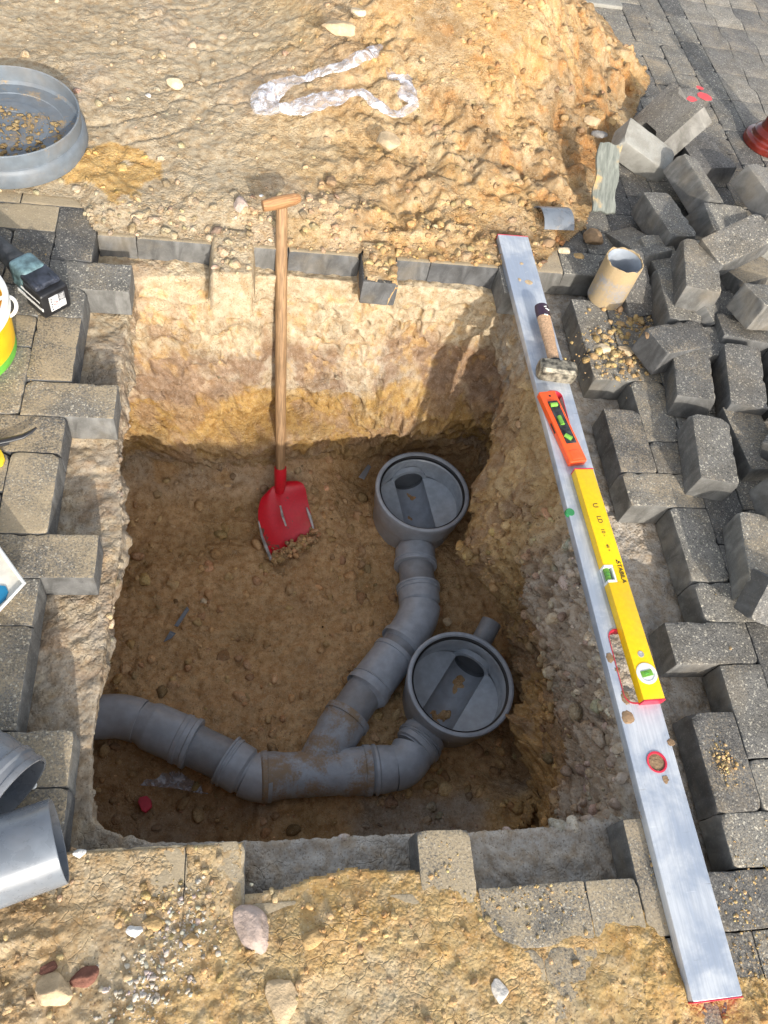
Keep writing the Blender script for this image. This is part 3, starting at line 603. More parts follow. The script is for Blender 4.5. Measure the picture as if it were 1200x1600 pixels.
# ---------------------------------------------------------------- pavers
def box_paver(L=.198, B=.0985, H=.08, seed=0, chip=True):
    bm = bmesh.new(); bbox(bm, (0, 0, -H/2), (L, B, H), None, .0032, 2)
    bmesh.ops.subdivide_edges(bm, edges=[e for e in bm.edges if e.calc_length() > .05], cuts=14, use_grid_fill=True)
    r = random.Random(seed)
    co = np.array([v.co[:] for v in bm.verts]); nn = fbm(co+seed*3.3, 26, 4, seed)*.0020; n2 = fbm(co+seed*1.7, 130, 2, seed+5)*1.6
    chips = [(Vector((sx*L/2, sy*B/2, 0)), r.uniform(.010, .022)) for sx in (-1, 1) for sy in (-1, 1) if r.random() < .5]
    for _ in range(5):
        t = r.uniform(-.5, .5); chips.append((Vector((t*L, r.choice((-1, 1))*B/2, 0)), r.uniform(.005, .012)))
    for v, a, b_ in zip(bm.verts, nn, n2):
        n = v.co-Vector((0, 0, -H/2)); n = Vector((n.x/L, n.y/B, n.z/H)); n.normalize(); v.co += n*(a+.0004*b_)
        for c, q in chips:
            d = (v.co-c).length
            if d < q: v.co += (Vector((0, 0, -H/2))-c).normalized()*(q-d)*.5
    return bm
PM = []
for k in range(7):
    tmp = from_bm('paver', box_paver(seed=k+1), M['paver']); PM.append(tmp.data); bpy.data.objects.remove(tmp)
PM_E = []
for me in PM:
    m2 = me.copy(); m2.materials.clear(); m2.materials.append(M['paver_e']); PM_E.append(m2)
def paver(loc, rot=(0, 0, 0), east=False, dust=.3, light=0, label=None, group=None, name='paver', mesh=None, cat='paver'):
    me = mesh or random.choice(PM_E if east else PM); o = link(bpy.data.objects.new(name, me))
    o.location = loc; o.rotation_euler = rot; o.color = (dust, light, 0, 1); return tag(o, label, cat, group)
t = from_bm('half_paver', box_paver(.0985, seed=12), M['paver_e']); HALF = t.data; bpy.data.objects.remove(t); GP = {}
core = lambda X, Y: -3 <= X <= 8 and 1 <= Y <= 15
gone = {(1, 0), (5, 0), (-4, 4), (-4, 8), (-4, 12), (9, 5)}
BL = {  # the pavers round the pit, keyed by their lower-left cell
 (-5, 2): 'dusty paver jutting toward the pit just above the loose grey pipes',
 (-5, 6): 'pale dusty paver jutting toward the pit, level with the white paint-stained tub',
 (-5, 10): 'dusty paver jutting toward the pit just below the battery tool',
 (-5, 14): 'dark paver jutting out at the top left corner of the pit',
 (-4, 0): 'dusty upright paver hard by the open mouth of the cut grey pipe',
 (-5, 4): 'dusty paver beside the left notch below the white tub',
 (-5, 8): 'dusty paver on the left edge between the two jutting pavers under the cable end',
 (-3, 0): 'sand-covered paver lying lengthwise on the near edge beside the cut pipe mouth',
 (-1, -1): 'sand-covered paver ending at the left side of the long near notch',
 (3, -1): 'gritty paver standing out into the pit from the middle of the near edge',
 (7, -1): 'gritty paver half under the straightedge at the near right corner',
 (4, -1): 'gritty paver behind the near edge right of the outstanding middle paver',
 (9, 0): 'speckled paver at the right of the straightedge, lowest on the right edge of the pit',
 (9, 1): 'speckled paver with a yellow sand splash beside the lower straightedge',
 (9, 4): 'speckled paver jutting left to the lower end of the yellow level',
 (9, 8): 'pale dusty paver with whitish front face beside the top of the yellow level',
 (9, 9): 'grey paver with a tan sand stain, right of the orange torpedo level',
 (9, 12): 'paver strewn with broken sand lumps, right of the hammer head',
 (9, 13): 'paver carrying the standing pipe stub at its upper end, right of the hammer handle',
 (8, 16): 'dark paver behind the hammer handle at the top right corner of the pit',
 (10, 5): 'speckled paver edging the right notch opposite the vial of the yellow level',
 (10, 7): 'speckled paver at the top of the right notch below the loose pavers',
 (10, 2): 'speckled paver edging the small right notch below the yellow level end',
 (-5, 12): 'dark paver right under the black battery on the left edge'}
def regional(X, Y):
    if Y < 0 and X < 7: return 'flat paver mostly buried by the yellow sand in front of the pit', 'pavers under the near sand'
    if X < -3 and Y < 17.5: return 'flat sand-dusted paver in the left paving, away from the pit edge', 'pavers of the left paving'
    if Y >= 16 and X < 8: return 'flat paver at the far edge of the pit with sand heaped on it', 'pavers under the heap edge'
    if Y > 19: return 'dark rectangular paver in the laid paving at the top right, beside the sand heap', 'herringbone pavers at top right'
    if Y < 2.5: return 'flat speckled paver in the paving right of the lower straightedge', 'pavers of the right paving'
    return 'flat speckled paver under or beside the pile of loose pavers', 'pavers below the loose pile'
def inview(x, y, m=60):
    px, py = proj((x, y, 0)); return -m < px < 1200+m and -m < py < 1600+m
for X in range(-14, 17):
    for Y in range(-6, 40):  # herringbone: a brick of two cells, running in fours
        s = (X-Y-1) % 4
        if s == 0: cs, c, rz = [(X, Y), (X+1, Y)], (X+1, Y+.5), 0
        elif s == 3: cs, c, rz = [(X, Y), (X, Y+1)], (X+.5, Y+1), math.pi/2
        else: continue
        if (X, Y) in gone: continue
        if any(core(*q) for q in cs) and not any(q[1] == 16 for q in cs): continue
        x, y = c[0]*U, c[1]*U
        half = s == 0 and X == 16
        if half: c = (16.5, Y+.5); x = 1.65
        if X > 16: continue
        if not any(inview(q[0]*U+a*U, q[1]*U+b*U) for q in cs for a in (0, 1) for b in (0, 1)): continue
        if Y > 17 and heapz(x, y) > .03 and heapz(x+.12, y) > .02 and heapz(x, y-.12) > .02 and heapz(x-.12, y) > .0: continue
        if Y < -1 and X < 6 and Y < -3: continue
        east = X > 6; dust = .58 if X < -3 else (.86 if Y < 1 and X < 3 else (.72 if Y < 1 else .22))
        if Y > 12 and X < -3: dust = .38
        if X >= 4 and Y < 1: dust = .50
        if X >= 8 and Y < 2: dust = .34
        if X >= 9 and 7 < Y < 13: dust = .40
        if Y >= 16 and X < 9: dust = .8
        if Y > 19: dust = .25
        if Y > 19 and X > 0: dust = .36
        lab, grp = regional(X, Y)
        if (X, Y) in BL: lab, grp = BL[(X, Y)], None
        j = lambda a: random.uniform(-a, a)
        o = paver((x+j(.001), y+j(.001), j(.0012)), (j(.006), j(.006), rz+random.choice((0, math.pi))+j(.006)), east, min(1, max(0, dust+j(.08))), 0, lab, grp, 'half_paver' if half else 'paver', HALF if half else None)
        if grp: GP.setdefault(grp, []).append((X, Y, o))
ORD = ['first', 'second', 'third', 'fourth', 'fifth', 'sixth', 'seventh', 'eighth', 'ninth', 'tenth', 'eleventh', 'twelfth', 'thirteenth', 'fourteenth', 'fifteenth', 'sixteenth']
def number(items, text, rev):
    for ci, X in enumerate(sorted({i[0] for i in items}, reverse=rev)):
        for ri, it in enumerate(sorted([i for i in items if i[0] == X], key=lambda i: -i[1])):
            it[2]['label'] = text % (ORD[min(ci, 15)], ORD[min(ri, 15)])
for g_, (text, rev) in {'pavers of the left paving': ('dusty flat paver, %s file left of the pit, %s from its far end', True),
 'pavers under the near sand': ('paver buried in the near sand, %s file from left, %s from the pit', False),
 'pavers under the heap edge': ('paver under the heap edge, %s file from left, %s toward the pit', False),
 'herringbone pavers at top right': ('dark rectangular paver, %s file left of the edging row, %s from top', True),
 'pavers of the right paving': ('flat paver right of the straightedge foot, %s file, %s from far end', False),
 'pavers below the loose pile': ('flat paver by the loose pile, %s file from pit, %s from far end', False)}.items():
    number(GP.get(g_, []), text, rev)
# white slab at the heap's top edge
paver((1.40, 3.28, .012), (0, 0, .05), True, .05, .75, 'pale whitish flat paver at the very top beside the sand heap')
# dark edging row and wavy pavers
EM = from_bm('edging_paver', box_paver(seed=31), M['paver']).data; bpy.data.objects.remove(bpy.data.objects['edging_paver'])
EL = []
for k in range(24):
    y = 1.95+.2*k
    if inview(1.75, y, 90): EL.append((0, k, 0)); paver((1.75, y, .001), (0, 0, math.pi/2), False, .12, 0, 'dark edging paver in the single straight row between square and wavy paving', 'edging row pavers', 'edging_paver', EM)['label'] = 'dark paver of the straight edging row, %s from its near end' % ['first', 'second', 'third', 'fourth', 'fifth', 'sixth', 'seventh', 'eighth', 'ninth', 'tenth', 'eleventh', 'twelfth', 'thirteenth', 'fourteenth'][len(EL)-1]
def wavy_poly(B=.130, Lg=.187, a=.009):
    # zig-zag long sides, straight ends
    side = [(0, 0), (a, .33), (a, .45), (-a, .55), (-a, .67), (0, 1)]
    l = [(-B/2+dx, -Lg/2+t*Lg) for dx, t in side]; r = [(B/2+dx, -Lg/2+t*Lg) for dx, t in side]
    return [(x*.985, y*.985) for x, y in (r[:]+l[::-1])]
bm = bmesh.new(); prism(bm, wavy_poly(), -.08, 0, None, .0022); t = from_bm('wavy_paver', bm, M['wavy']); WM = t.data; bpy.data.objects.remove(t)
bm = bmesh.new(); prism(bm, [(x_ if x_ > 0 else -.064, y_) for x_, y_ in wavy_poly()], -.08, 0, None, .0022); t = from_bm('wavy_paver', bm, M['wavy']); WM0 = t.data; bpy.data.objects.remove(t)
WL = []
for i in range(9):
    for k in range(16):
        x = 1.866+.13*i; y = 2.19+.187*k
        if inview(x, y, 70): paver((x, y, random.uniform(-.001, .001)), (0, 0, random.uniform(-.008, .008)), True, .32, 0, 'wavy paver', 'wavy pavers', 'wavy_paver', WM if i else WM0); WL.append((i, k, bpy.data.objects[-1] if False else COL.objects[-1]))
number(WL, 'light wavy paver, %s file right of the edging row, %s from top', False)
# paving further off, one sheet with a brick pattern
b = NB('far_paving'); p = pos(b); br = b.n('TexBrick'); b.set(br, 'Vector', p); b.set(br, 'Scale', 2.5); b.set(br, 'Color1', (.15, .148, .14)); b.set(br, 'Color2', (.12, .12, .118)); b.set(br, 'Mortar', (.06, .055, .045)); b.set(br, 'Mortar Size', .012)
far = b.out(color=b.mix(b.math('MULTIPLY', b.noise(40, p, 5), .6), br.outputs[0], (.2, .18, .14)), rough=.9, normal=b.bump(b.noise(300, p, 3), .5, .002))
x0, x1, y0, y1 = -1.5, 3.0, -.75, 4.6; E_ = 60
v = np.array([(x0, y0), (x1, y0), (x1, y1), (x0, y1), (-E_, -E_), (E_, -E_), (E_, E_), (-E_, E_)]); v = np.c_[v, np.full(8, -.004)]
o = from_np('pavement', v, np.array([(0, 4, 5, 1), (1, 5, 6, 2), (2, 6, 7, 3), (3, 7, 4, 0)]), far, smooth=False); tag(o, kind='structure')

# ---------------------------------------------------------------- loose pavers (position of the centre of the top face, rotation)
LP = [
 ('L1', (1.217, 1.491, .163), (.041, .034, -1.799), 0.31, .0, 'topmost loose paver right of the pipe stub, with a smooth light front face'),
 ('L2', (1.335, 1.564, .203), (.193, -.252, .421), 0.36, .0, 'long speckled paver lying diagonally across the top of the pile'),
 ('L3', (1.244, 1.79, .098), (-.08, .015, -1.349), 0.28, .0, 'loose dark paver tilted beside the sand, upper left of the pile behind the pipe stub'),
 ('L4', (1.416, 1.982, .101), (-.426, .124, -1.275), 0.16, .0, 'dark smooth-sided paver leaning steeply, below the white-faced block'),
 ('L5', (1.47, 1.83, .075), (.32, .2, .31), 0.16, .0, 'dark smooth paver wedged behind the diagonal speckled one'),
 ('L7', (1.277, 2.14, .092), (.30, .34, -.28), 0.16, 1.0, 'white-faced block at the edge of the ochre sand heap'),
 ('P1', (1.183, 1.461, .082), (.0, .033, -1.623), 0.28, .0, 'loose paver directly under the topmost one by the pipe stub'),
 ('P3', (1.138, 1.289, .088), (.0, .12, .36), 0.36, .0, 'loose paver with a brown clod on its upper left corner'),
 ('P4', (1.357, 1.325, .096), (-.096, .022, -.126), 0.28, .0, 'dark loose paver running off right above the rust-spotted one'),
 ('P5', (1.401, 1.374, .176), (-.104, .205, .237), 0.26, .0, 'loose paver with a light streaked side near the right picture edge'),
 ('P6', (1.30, 1.45, .085), (.45, .2, .75), 0.16, .0, 'small-looking dark bluish paver peeping out behind the topmost loose paver'),
 ('P7', (1.43, 1.56, .11), (-.12, .107, .47), 0.61, .0, 'dust-topped paver below the long diagonal one at the right edge'),
 ('P8', (1.273, 1.154, .097), (.068, .12, -1.732), 0.28, .0, 'large speckled loose paver in the middle right of the pile with a small rust spot'),
 ('P9', (1.138, 1.176, .080), (.12, -.03, -1.793), 0.28, .0, 'short-looking loose paver with a bright spot on its front, left of the rust-spotted one'),
 ('P10', (1.118, .924, .081), (-.01, .02, -1.742), 0.31, .0, 'loose paver lying flat along the right of the tan sand stain'),
 ('P11', (1.262, .985, .055), (.05, .0, -1.5), 0.46, .0, 'dusty bluish paver low in the gap right of the flat loose one'),
 ('P12', (1.335, .975, .13), (.42, .10, -2.305), 0.21, .0, 'dark paver leaning diagonally at the right edge of the picture'),
 ('P14', (1.285, .76, .13), (.12, .04, .06), 0.31, .0, 'dark paver with a tan front edge at the right picture border, below the diagonal one'),
 ('P15', (1.15, .638, .081), (.02, -.0, -1.766), 0.46, .0, 'long loose paver lying low near the right edge, half in shadow'),
 ('P16', (1.16, .47, .10), (.75, .12, -.35), 0.16, .15, 'dark paver tipped on edge at the right border with a pale underside'),
 ('P17', (1.262, .655, .13), (.2, .2, -1.3), 0.16, .9, 'whitish block end just showing at the right border'),
 ('P18', (1.145, 1.72, .045), (.1, -.35, -1.30), 0.31, .0, 'dark paver low between the sand and the tilted one behind the pipe stub'),
 ('P19', (1.20, 1.63, .06), (.0, .05, -1.45), 0.41, .0, 'gritty loose paver half hidden between the two right of the pipe stub'),
 ('P2', (1.085, 1.53, .050), (.0, .45, -1.30), 0.21, .0, 'dark paver leaning against the pile just right of the pipe stub'),
 ('P20', (1.56, 1.70, .12), (.1, .0, .2), 0.26, .35, 'loose paver at the right border under the light notched block'),
 ('P21', (1.42, 1.16, .085), (.0, .05, -1.75), 0.26, .0, 'loose paver at the right border beside the rust-spotted one'),
 ('P22', (1.38, 1.45, .08), (.05, .0, .3), 0.26, .0, 'dark paver deep in the pile at the right'),
 ('P23', (1.27, 1.30, .075), (.05, .0, .2), 0.21, .0, 'dark paver in the deep gap at the centre of the pile'),
]
for nm, l, r, du, li, lab in LP:
    paver(l, r, True, du, li, lab, 'loose pavers in the pile', 'loose_paver')
# notched double-T blocks
def tee_poly(Lx=.20, By=.165, n=.022):
    h, w = Lx/2, By/2
    return [(-h, -w), (-h+.045, -w), (-h+.065, -w+n), (h-.065, -w+n), (h-.045, -w), (h, -w), (h, w), (h-.045, w), (h-.065, w-n), (-h+.065, w-n), (-h+.045, w), (-h, w)]
bm = bmesh.new(); prism(bm, tee_poly(), -.08, 0, None, .003); t = from_bm('notched_block', bm, M['wavy']); TM = t.data; bpy.data.objects.remove(t)
for l, r, du, li, lab in [
 ((1.512, 2.215, .055), (.05, -.02, -1.45), .2, .0, 'grey notched block lying flat between the white-faced block and the brown fitting'),
 ((1.385, 2.325, .105), (.86, -.16, -1.38), .15, .12, 'notched block leaning on the heap with its wavy pale side toward the red-marked stones'),
 ((1.665, 1.965, .13), (-.18, -.10, -2.70), .35, .28, 'light tan notched block at the right border beside the brown fitting')]:
    o = paver(l, r, True, du, li, lab, 'notched blocks', 'notched_block', TM, 'paving block')
# broken red-marked stones
for (px, py), rz, sc, lab, spots in [((1083, 150), .7, 1.0, 'broken paver piece with red spray paint on its left side', [(-.03, -.012, .022)]), ((1104, 147), -.4, .62, 'small broken triangular stone with a red painted point', [(-.005, -.03, .03), (-.03, .02, .016)])]:
    p = at(px, py, .05); poly = [(-.06, -.03), (-.01, -.055), (.055, -.03), (.05, .03), (-.02, .06)] if sc == 1 else [(-.05, .03), (-.005, -.075), (.045, .03), (.01, .05)]
    root = empty('broken_paver', (p[0], p[1], .0), (0, 0, rz)); tag(root, lab, 'broken paver', 'red-marked stones')
    bm = bmesh.new(); prism(bm, [(a*sc, b_*sc) for a, b_ in poly], 0, .052, None, .003); o = from_bm('stone_body', bm, M['wavy'], root); o.color = (.2, 0, 0, 1)
    for sx, sy, sr in spots:
        bm = bmesh.new(); lathe(bm, [(0, .0003), (sr*.6, .0003), (sr, 0)], 14, Matrix.Translation((sx, sy, .0535)) @ Matrix.Diagonal((1, .8, 1, 1)))
        for v in bm.verts: v.co += Vector((random.uniform(-.003, .003), random.uniform(-.003, .003), 0))
        from_bm('paint_mark', bm, M['redmark'] if 'redmark' in M else M.setdefault('redmark', simple('red_spray_paint', (.80, .09, .10), .7)), root)

# ---------------------------------------------------------------- individual stones and clods
def clod_mat(name, col):
    b = NB(name); p = b.n('TexCoord').outputs['Object']; n = b.noise(30, p, 7, .65); v = b.voro(110, p)
    c = b.mix(b.ramp(n, .3, .7), tuple(x*.72 for x in col), tuple(min(.9, x*1.15) for x in col))
    return b.out(color=c, rough=.95, spec=.15, normal=b.bump(b.math('ADD', n, b.math('MULTIPLY', b.noise(160, p, 5), .5)), .8, .006))
CM = {k: clod_mat(k+'_stone', c) for k, c in dict(pink=(.42, .33, .28), ochre=(.45, .30, .14), pale=(.60, .56, .50), brown=(.27, .18, .105), tan=(.52, .39, .24), grey=(.22, .21, .20), white=(.80, .78, .74), red=(.22, .10, .07), cream=(.62, .50, .34)).items()}
IV3, IF3 = ico(4)
def stone(px, py, size, kind, label, z=None, flat=.55, asp=.75, rz=0., cut=0.0, cat='stone'):
    p0 = at(px, py, 0 if z is None else z); zz = z
    if zz is None:
        zz = max(0, heapz(p0[0], p0[1])) if p0[1] > 1.6 else (float(southz(np.array([p0[0]]), np.array([p0[1]]))[0][0]) if p0[1] < 0 else 0)
        p0 = at(px, py, zz)
    s = random.randint(0, 999); q = IV3.copy(); q = np.sign(q)*np.abs(q)**.78
    q = q/np.linalg.norm(q, axis=1)[:, None]; rs = np.random.default_rng(s)
    for _ in range(15):
        nv_ = rs.normal(size=3); nv_ /= np.linalg.norm(nv_); d_ = rs.uniform(.55, .88); e_ = q@nv_-d_; q = q-np.where(e_ > 0, e_, 0)[:, None]*nv_*.94
    q = q*1.15*(1+.07*fbm(q+s, 1.6, 4, s)+.035*ridge(q+s, 4, 3, s)+.02*cells(q+s, 7, s))[:, None]
    q = q*np.array([size/2, size/2*asp, size/2*flat])*.92; a = rz; c, sn = math.cos(a), math.sin(a); q = q@np.array([[c, sn, 0], [-sn, c, 0], [0, 0, 1]])
    o = from_np('stone' if cat == 'stone' else 'clod', q, IF3, CM[kind]); o.location = (p0[0], p0[1], zz+size*flat*(.08 if cat == 'clod' or size > .03 else .15))
    return tag(o, label, cat)
stone(393, 1452, .078, 'pink', 'large pinkish grey angular stone on the sand in front of the pit', asp=.72, rz=-.9)
stone(488, 1466, .046, 'ochre', 'orange-yellow sand clod just right of the pinkish stone', asp=.6, rz=.4, cat='clod')
stone(781, 1548, .040, 'pale', 'pale grey flat stone alone on the near sand at the bottom', asp=.65, rz=1.9, flat=.35)
stone(210, 1455, .026, 'white', 'white chalky lump among the gravel at lower left')
stone(298, 1468, .026, 'ochre', 'small orange pebble left of the pinkish stone')
stone(238, 1445, .03, 'ochre', 'yellow clod near the white chalky lump', flat=.5, cat='clod')
stone(84, 1548, .060, 'tan', 'big brownish yellow clod in the bottom left corner', asp=.8, flat=.5, cat='clod')
stone(130, 1528, .048, 'red', 'reddish brick fragment at the bottom left beside the yellow clod', asp=.6, flat=.4, rz=.5)
stone(78, 1512, .032, 'red', 'small dull red fragment above the yellow clod at bottom left', asp=.5, flat=.3, rz=.3)
stone(440, 1560, .06, 'tan', 'flat tan clod with an orange rim at the bottom of the picture', asp=1.2, flat=.25, cat='clod')
stone(375, 322, .062, 'pink', 'rounded pinkish stone half sunk in sand left of the shovel grip', asp=.6, rz=2.0)
stone(516, 283, .048, 'brown', 'dark brown oval stone in the sand right of the shovel grip', asp=.7, rz=1.6)
stone(274, 132, .055, 'cream', 'pale angular stone on the sand between cap and plastic film', asp=.6, rz=-.3)
stone(232, 150, .022, 'pale', 'tiny pale pebble near the angular stone left of the film')
stone(528, 46, .13, 'tan', 'squarish block of crusted sand above the plastic film', asp=.5, flat=.30, rz=-.1, cat='clod')
stone(560, 20, .045, 'cream', 'small pale stone above the crusted sand block')
stone(936, 211, .055, 'grey', 'dark grey pebble on the ochre slope near the flat stone strip', asp=.6)
stone(604, 222, .075, 'tan', 'round tan clod below the plastic film', asp=.85, cat='clod')
stone(925, 190, .06, 'tan', 'tan clod above the dark grey pebble', cat='clod'); stone(952, 192, .06, 'ochre', 'ochre clod touching the white-faced block side of the heap', cat='clod')
stone(882, 392, .04, 'cream', 'cream pebble between the straightedge tip and the pipe stub', z=.02); stone(925, 372, .075, 'brown', 'brown clod left of the pipe stub mouth', z=.02, cat='clod'); stone(858, 380, .04, 'brown', 'small brown clod just right of the straightedge tip', z=.015, cat='clod')
stone(905, 400, .035, 'ochre', 'ochre clod left of the pipe stub rim', z=.02, cat='clod')
stone(152, 478, .022, 'cream', 'pointed pale stone in the notch right of the black battery', z=-.075, flat=.9)
stone(1014, 524, .034, 'brown', 'brown clod sitting on the corner of a loose paver', z=.085, cat='clod'); stone(968, 506, .028, 'ochre', 'ochre crumb below the standing pipe stub', z=.0, cat='clod')
stone(940, 545, .05, 'cream', 'flaky pale lump on the paver right of the hammer head', z=.0, flat=.3, cat='clod')
stone(978, 548, .05, 'tan', 'flaky tan lump right of the pale one near the hammer', z=.0, flat=.3, cat='clod')
stone(408, 306, .014, 'white', 'tiny white chip touching the shovel grip')
stone(52, 1228, .016, 'white', 'small white chip on the sand beside the lower grey fitting', z=.0)
stone(125, 1333, .022, 'white', 'crumbled white chip by the mouth of the cut pipe', z=.0, flat=.4)
stone(700, 972, .035, 'tan', 'small clod behind the rim of the nearer chamber', z=-.77, cat='clod')
stone(318, 940, .028, 'cream', 'small pale stone near the grey plastic sliver on the pit floor', z=-.80)

# ---------------------------------------------------------------- drain pipes in the pit
PZ = -.77; RP, RS = .0572, .0660
def w(px, py, z=PZ): return Vector(at(px, py, z))
def arc(pts, n=10):
    """quadratic smoothing through three control points"""
    a, b_, c = [Vector(p) for p in pts]; return [a*(1-t)**2+b_*2*t*(1-t)+c*t*t for t in [k/n for k in range(n+1)]]
def lerp(a, b_, t): return Vector(a)*(1-t)+Vector(b_)*t
def socket_end(a, b_, r=RS, r0=RP):
    """profile from plain pipe at a, flaring to a socket that ends in a lip at b_; returns pts, radii"""
    Lg = (b_-a).length; T = [(0, r0), (.10, r0+.001), (.20, r-.0005), (.24, r), (.72, r), (.73, r+.0035), (.80, r+.0042), (.82, r+.001), (.90, r+.001), (.92, r+.0048), (.99, r+.0048), (1.0, r+.001), (1.0, r-.006)]
    return [lerp(a, b_, t) for t, _ in T], [q for _, q in T]
def pipe_obj(name, label, parts, mud=.35, mats=None, extra=None):
    root = empty(name, parts[0][1][0]); tag(root, label, 'drain pipe', 'drain pipes in the pit')
    for (pn, pts, rad, *m) in parts:
        bm = bmesh.new(); sweep(bm, [Vector(p)-root.location for p in pts], rad, 56); o = from_bm(pn, bm, M[m[0]] if m else M['pvc'], root, angle=28); o.color = (mud, 0, 0, 1)
    return root
a0 = Vector((-.66, .55, PZ)); a1 = w(163, 1120); a2 = w(207, 1122); a3 = w(303, 1163)
A = arc([a1, w(190, 1116), a2+(a3-a2)*.12], 8)
sp, sr = socket_end(A[-1], a3)
pipe_obj('pipe_bend', 'grey pipe bend coming out of the left pit wall', [('bend_body', [a0]+A, [RP+.003]*(len(A)+1)), ('socket', sp, sr)], .1)
b1 = w(353, 1188); pipe_obj('plain_pipe', 'darker straight pipe length between the left bend and the lower bend', [('tube', [lerp(a3, a2, .3), b1+(b1-a3)*.2], [RP, RP], 'pvc_dark')], .12)
c0 = w(352, 1187); c1 = w(388, 1209); c2 = w(425, 1216)
sp, sr = socket_end(c1, c0, RS); C_ = arc([c1, lerp(c1, c0, -.35), c2], 8)
pipe_obj('pipe_bend', 'short grey bend left of the branch piece at the lowest point of the run', [('socket', sp, sr), ('bend_body', C_, [RS-.002]*len(C_))], .15)
d0 = w(410, 1214); d1 = w(560, 1205); d2 = w(578, 1203.5)
ln = (d2-d0); T = [(0, RS-.004), (0, RS+.003), (.04, RS+.004), (.045, RS), (.12, RS), (.2, RP+.004), (.70, RP+.004), (.76, RS), (.93, RS), (.94, RS+.004), (1, RS+.004), (1, RS-.006)]
e0 = lerp(d0, d2, .42); e1 = w(545, 1118); ed = (e1-e0)
T2 = [(0, RP-.01), (.45, RP+.003), (.62, RP+.003), (.68, RS), (.90, RS), (.91, RS+.0045), (1, RS+.0045), (1, RS-.006)]
pipe_obj('pipe_branch', 'mud-smeared Y-shaped branch piece where the two pipe runs join', [('main_body', [lerp(d0, d2, t) for t, _ in T], [r for _, r in T]), ('branch_arm', [e0+ed*t for t, _ in T2], [r for _, r in T2])], .85)
f0 = w(583, 1203); f1 = w(615, 1200); f2 = w(650, 1168); f3 = w(672, 1140)
FB = arc([f1, w(636, 1198), lerp(f2, f1, .12)], 10); sp, sr = socket_end(FB[-1], lerp(f2, f3, .28))
pipe_obj('pipe_bend', 'grey bend curving up from the branch piece to the nearer chamber', [('inlet_socket', [f0, f0, lerp(f0, f1, .12), lerp(f0, f1, .2), lerp(f0, f1, .5), f1], [RS-.006, RS+.004, RS+.0045, RS, RS, RS-.004]), ('bend_body', FB, [RS-.003]*len(FB)), ('outlet_socket', sp, sr)], .22)
g0 = w(541, 1122); g1 = w(574, 1074)
pipe_obj('plain_pipe', 'darker straight pipe length between the branch arm and the coupler', [('tube', [g0, g1], [RP, RP], 'pvc_dark')], .2)
h0 = w(572, 1080); h1 = w(617, 1021); Lh = h1-h0; T = [(0, RS-.006), (0, RS+.004), (.10, RS+.0045), (.11, RS+.0005), (.18, RS+.0005), (.19, RS+.003), (.22, RS+.0005), (.90, RS), (.91, RS+.003), (1, RS+.003), (1, RS-.006)]
pipe_obj('pipe_coupler', 'bluish grey straight coupler in the middle of the upper run', [('sleeve', [h0+Lh*t for t, _ in T], [r for _, r in T])], .12)
i0 = w(612, 1028); i1 = w(640, 992); pipe_obj('plain_pipe', 'very dark short pipe piece just behind the coupler', [('tube', [i0, i1], [RP, RP], 'pvc_dark')], .15)
j0 = w(629, 1004); j1 = w(648, 978); j2 = w(656, 948); j3 = w(653, 916)
JB = arc([j0, w(654, 972), j2], 12); sp, sr = socket_end(j2, j3)
pipe_obj('pipe_bend', 'grey elbow turning the upper run toward the farther chamber', [('inlet_lip', [lerp(j0, j1, -.1), lerp(j0, j1, -.1), lerp(j0, j1, .12), lerp(j0, j1, .13)], [RS-.006, RS+.005, RS+.005, RS-.002]), ('bend_body', JB, [RS-.001]*len(JB)), ('socket', sp, sr)], .15)
k0 = w(654, 925); k1 = w(648, 872); pipe_obj('plain_pipe', 'dark straight pipe stub below the farther chamber', [('tube', [k0, k1], [RP, RP], 'pvc_dark')], .15)

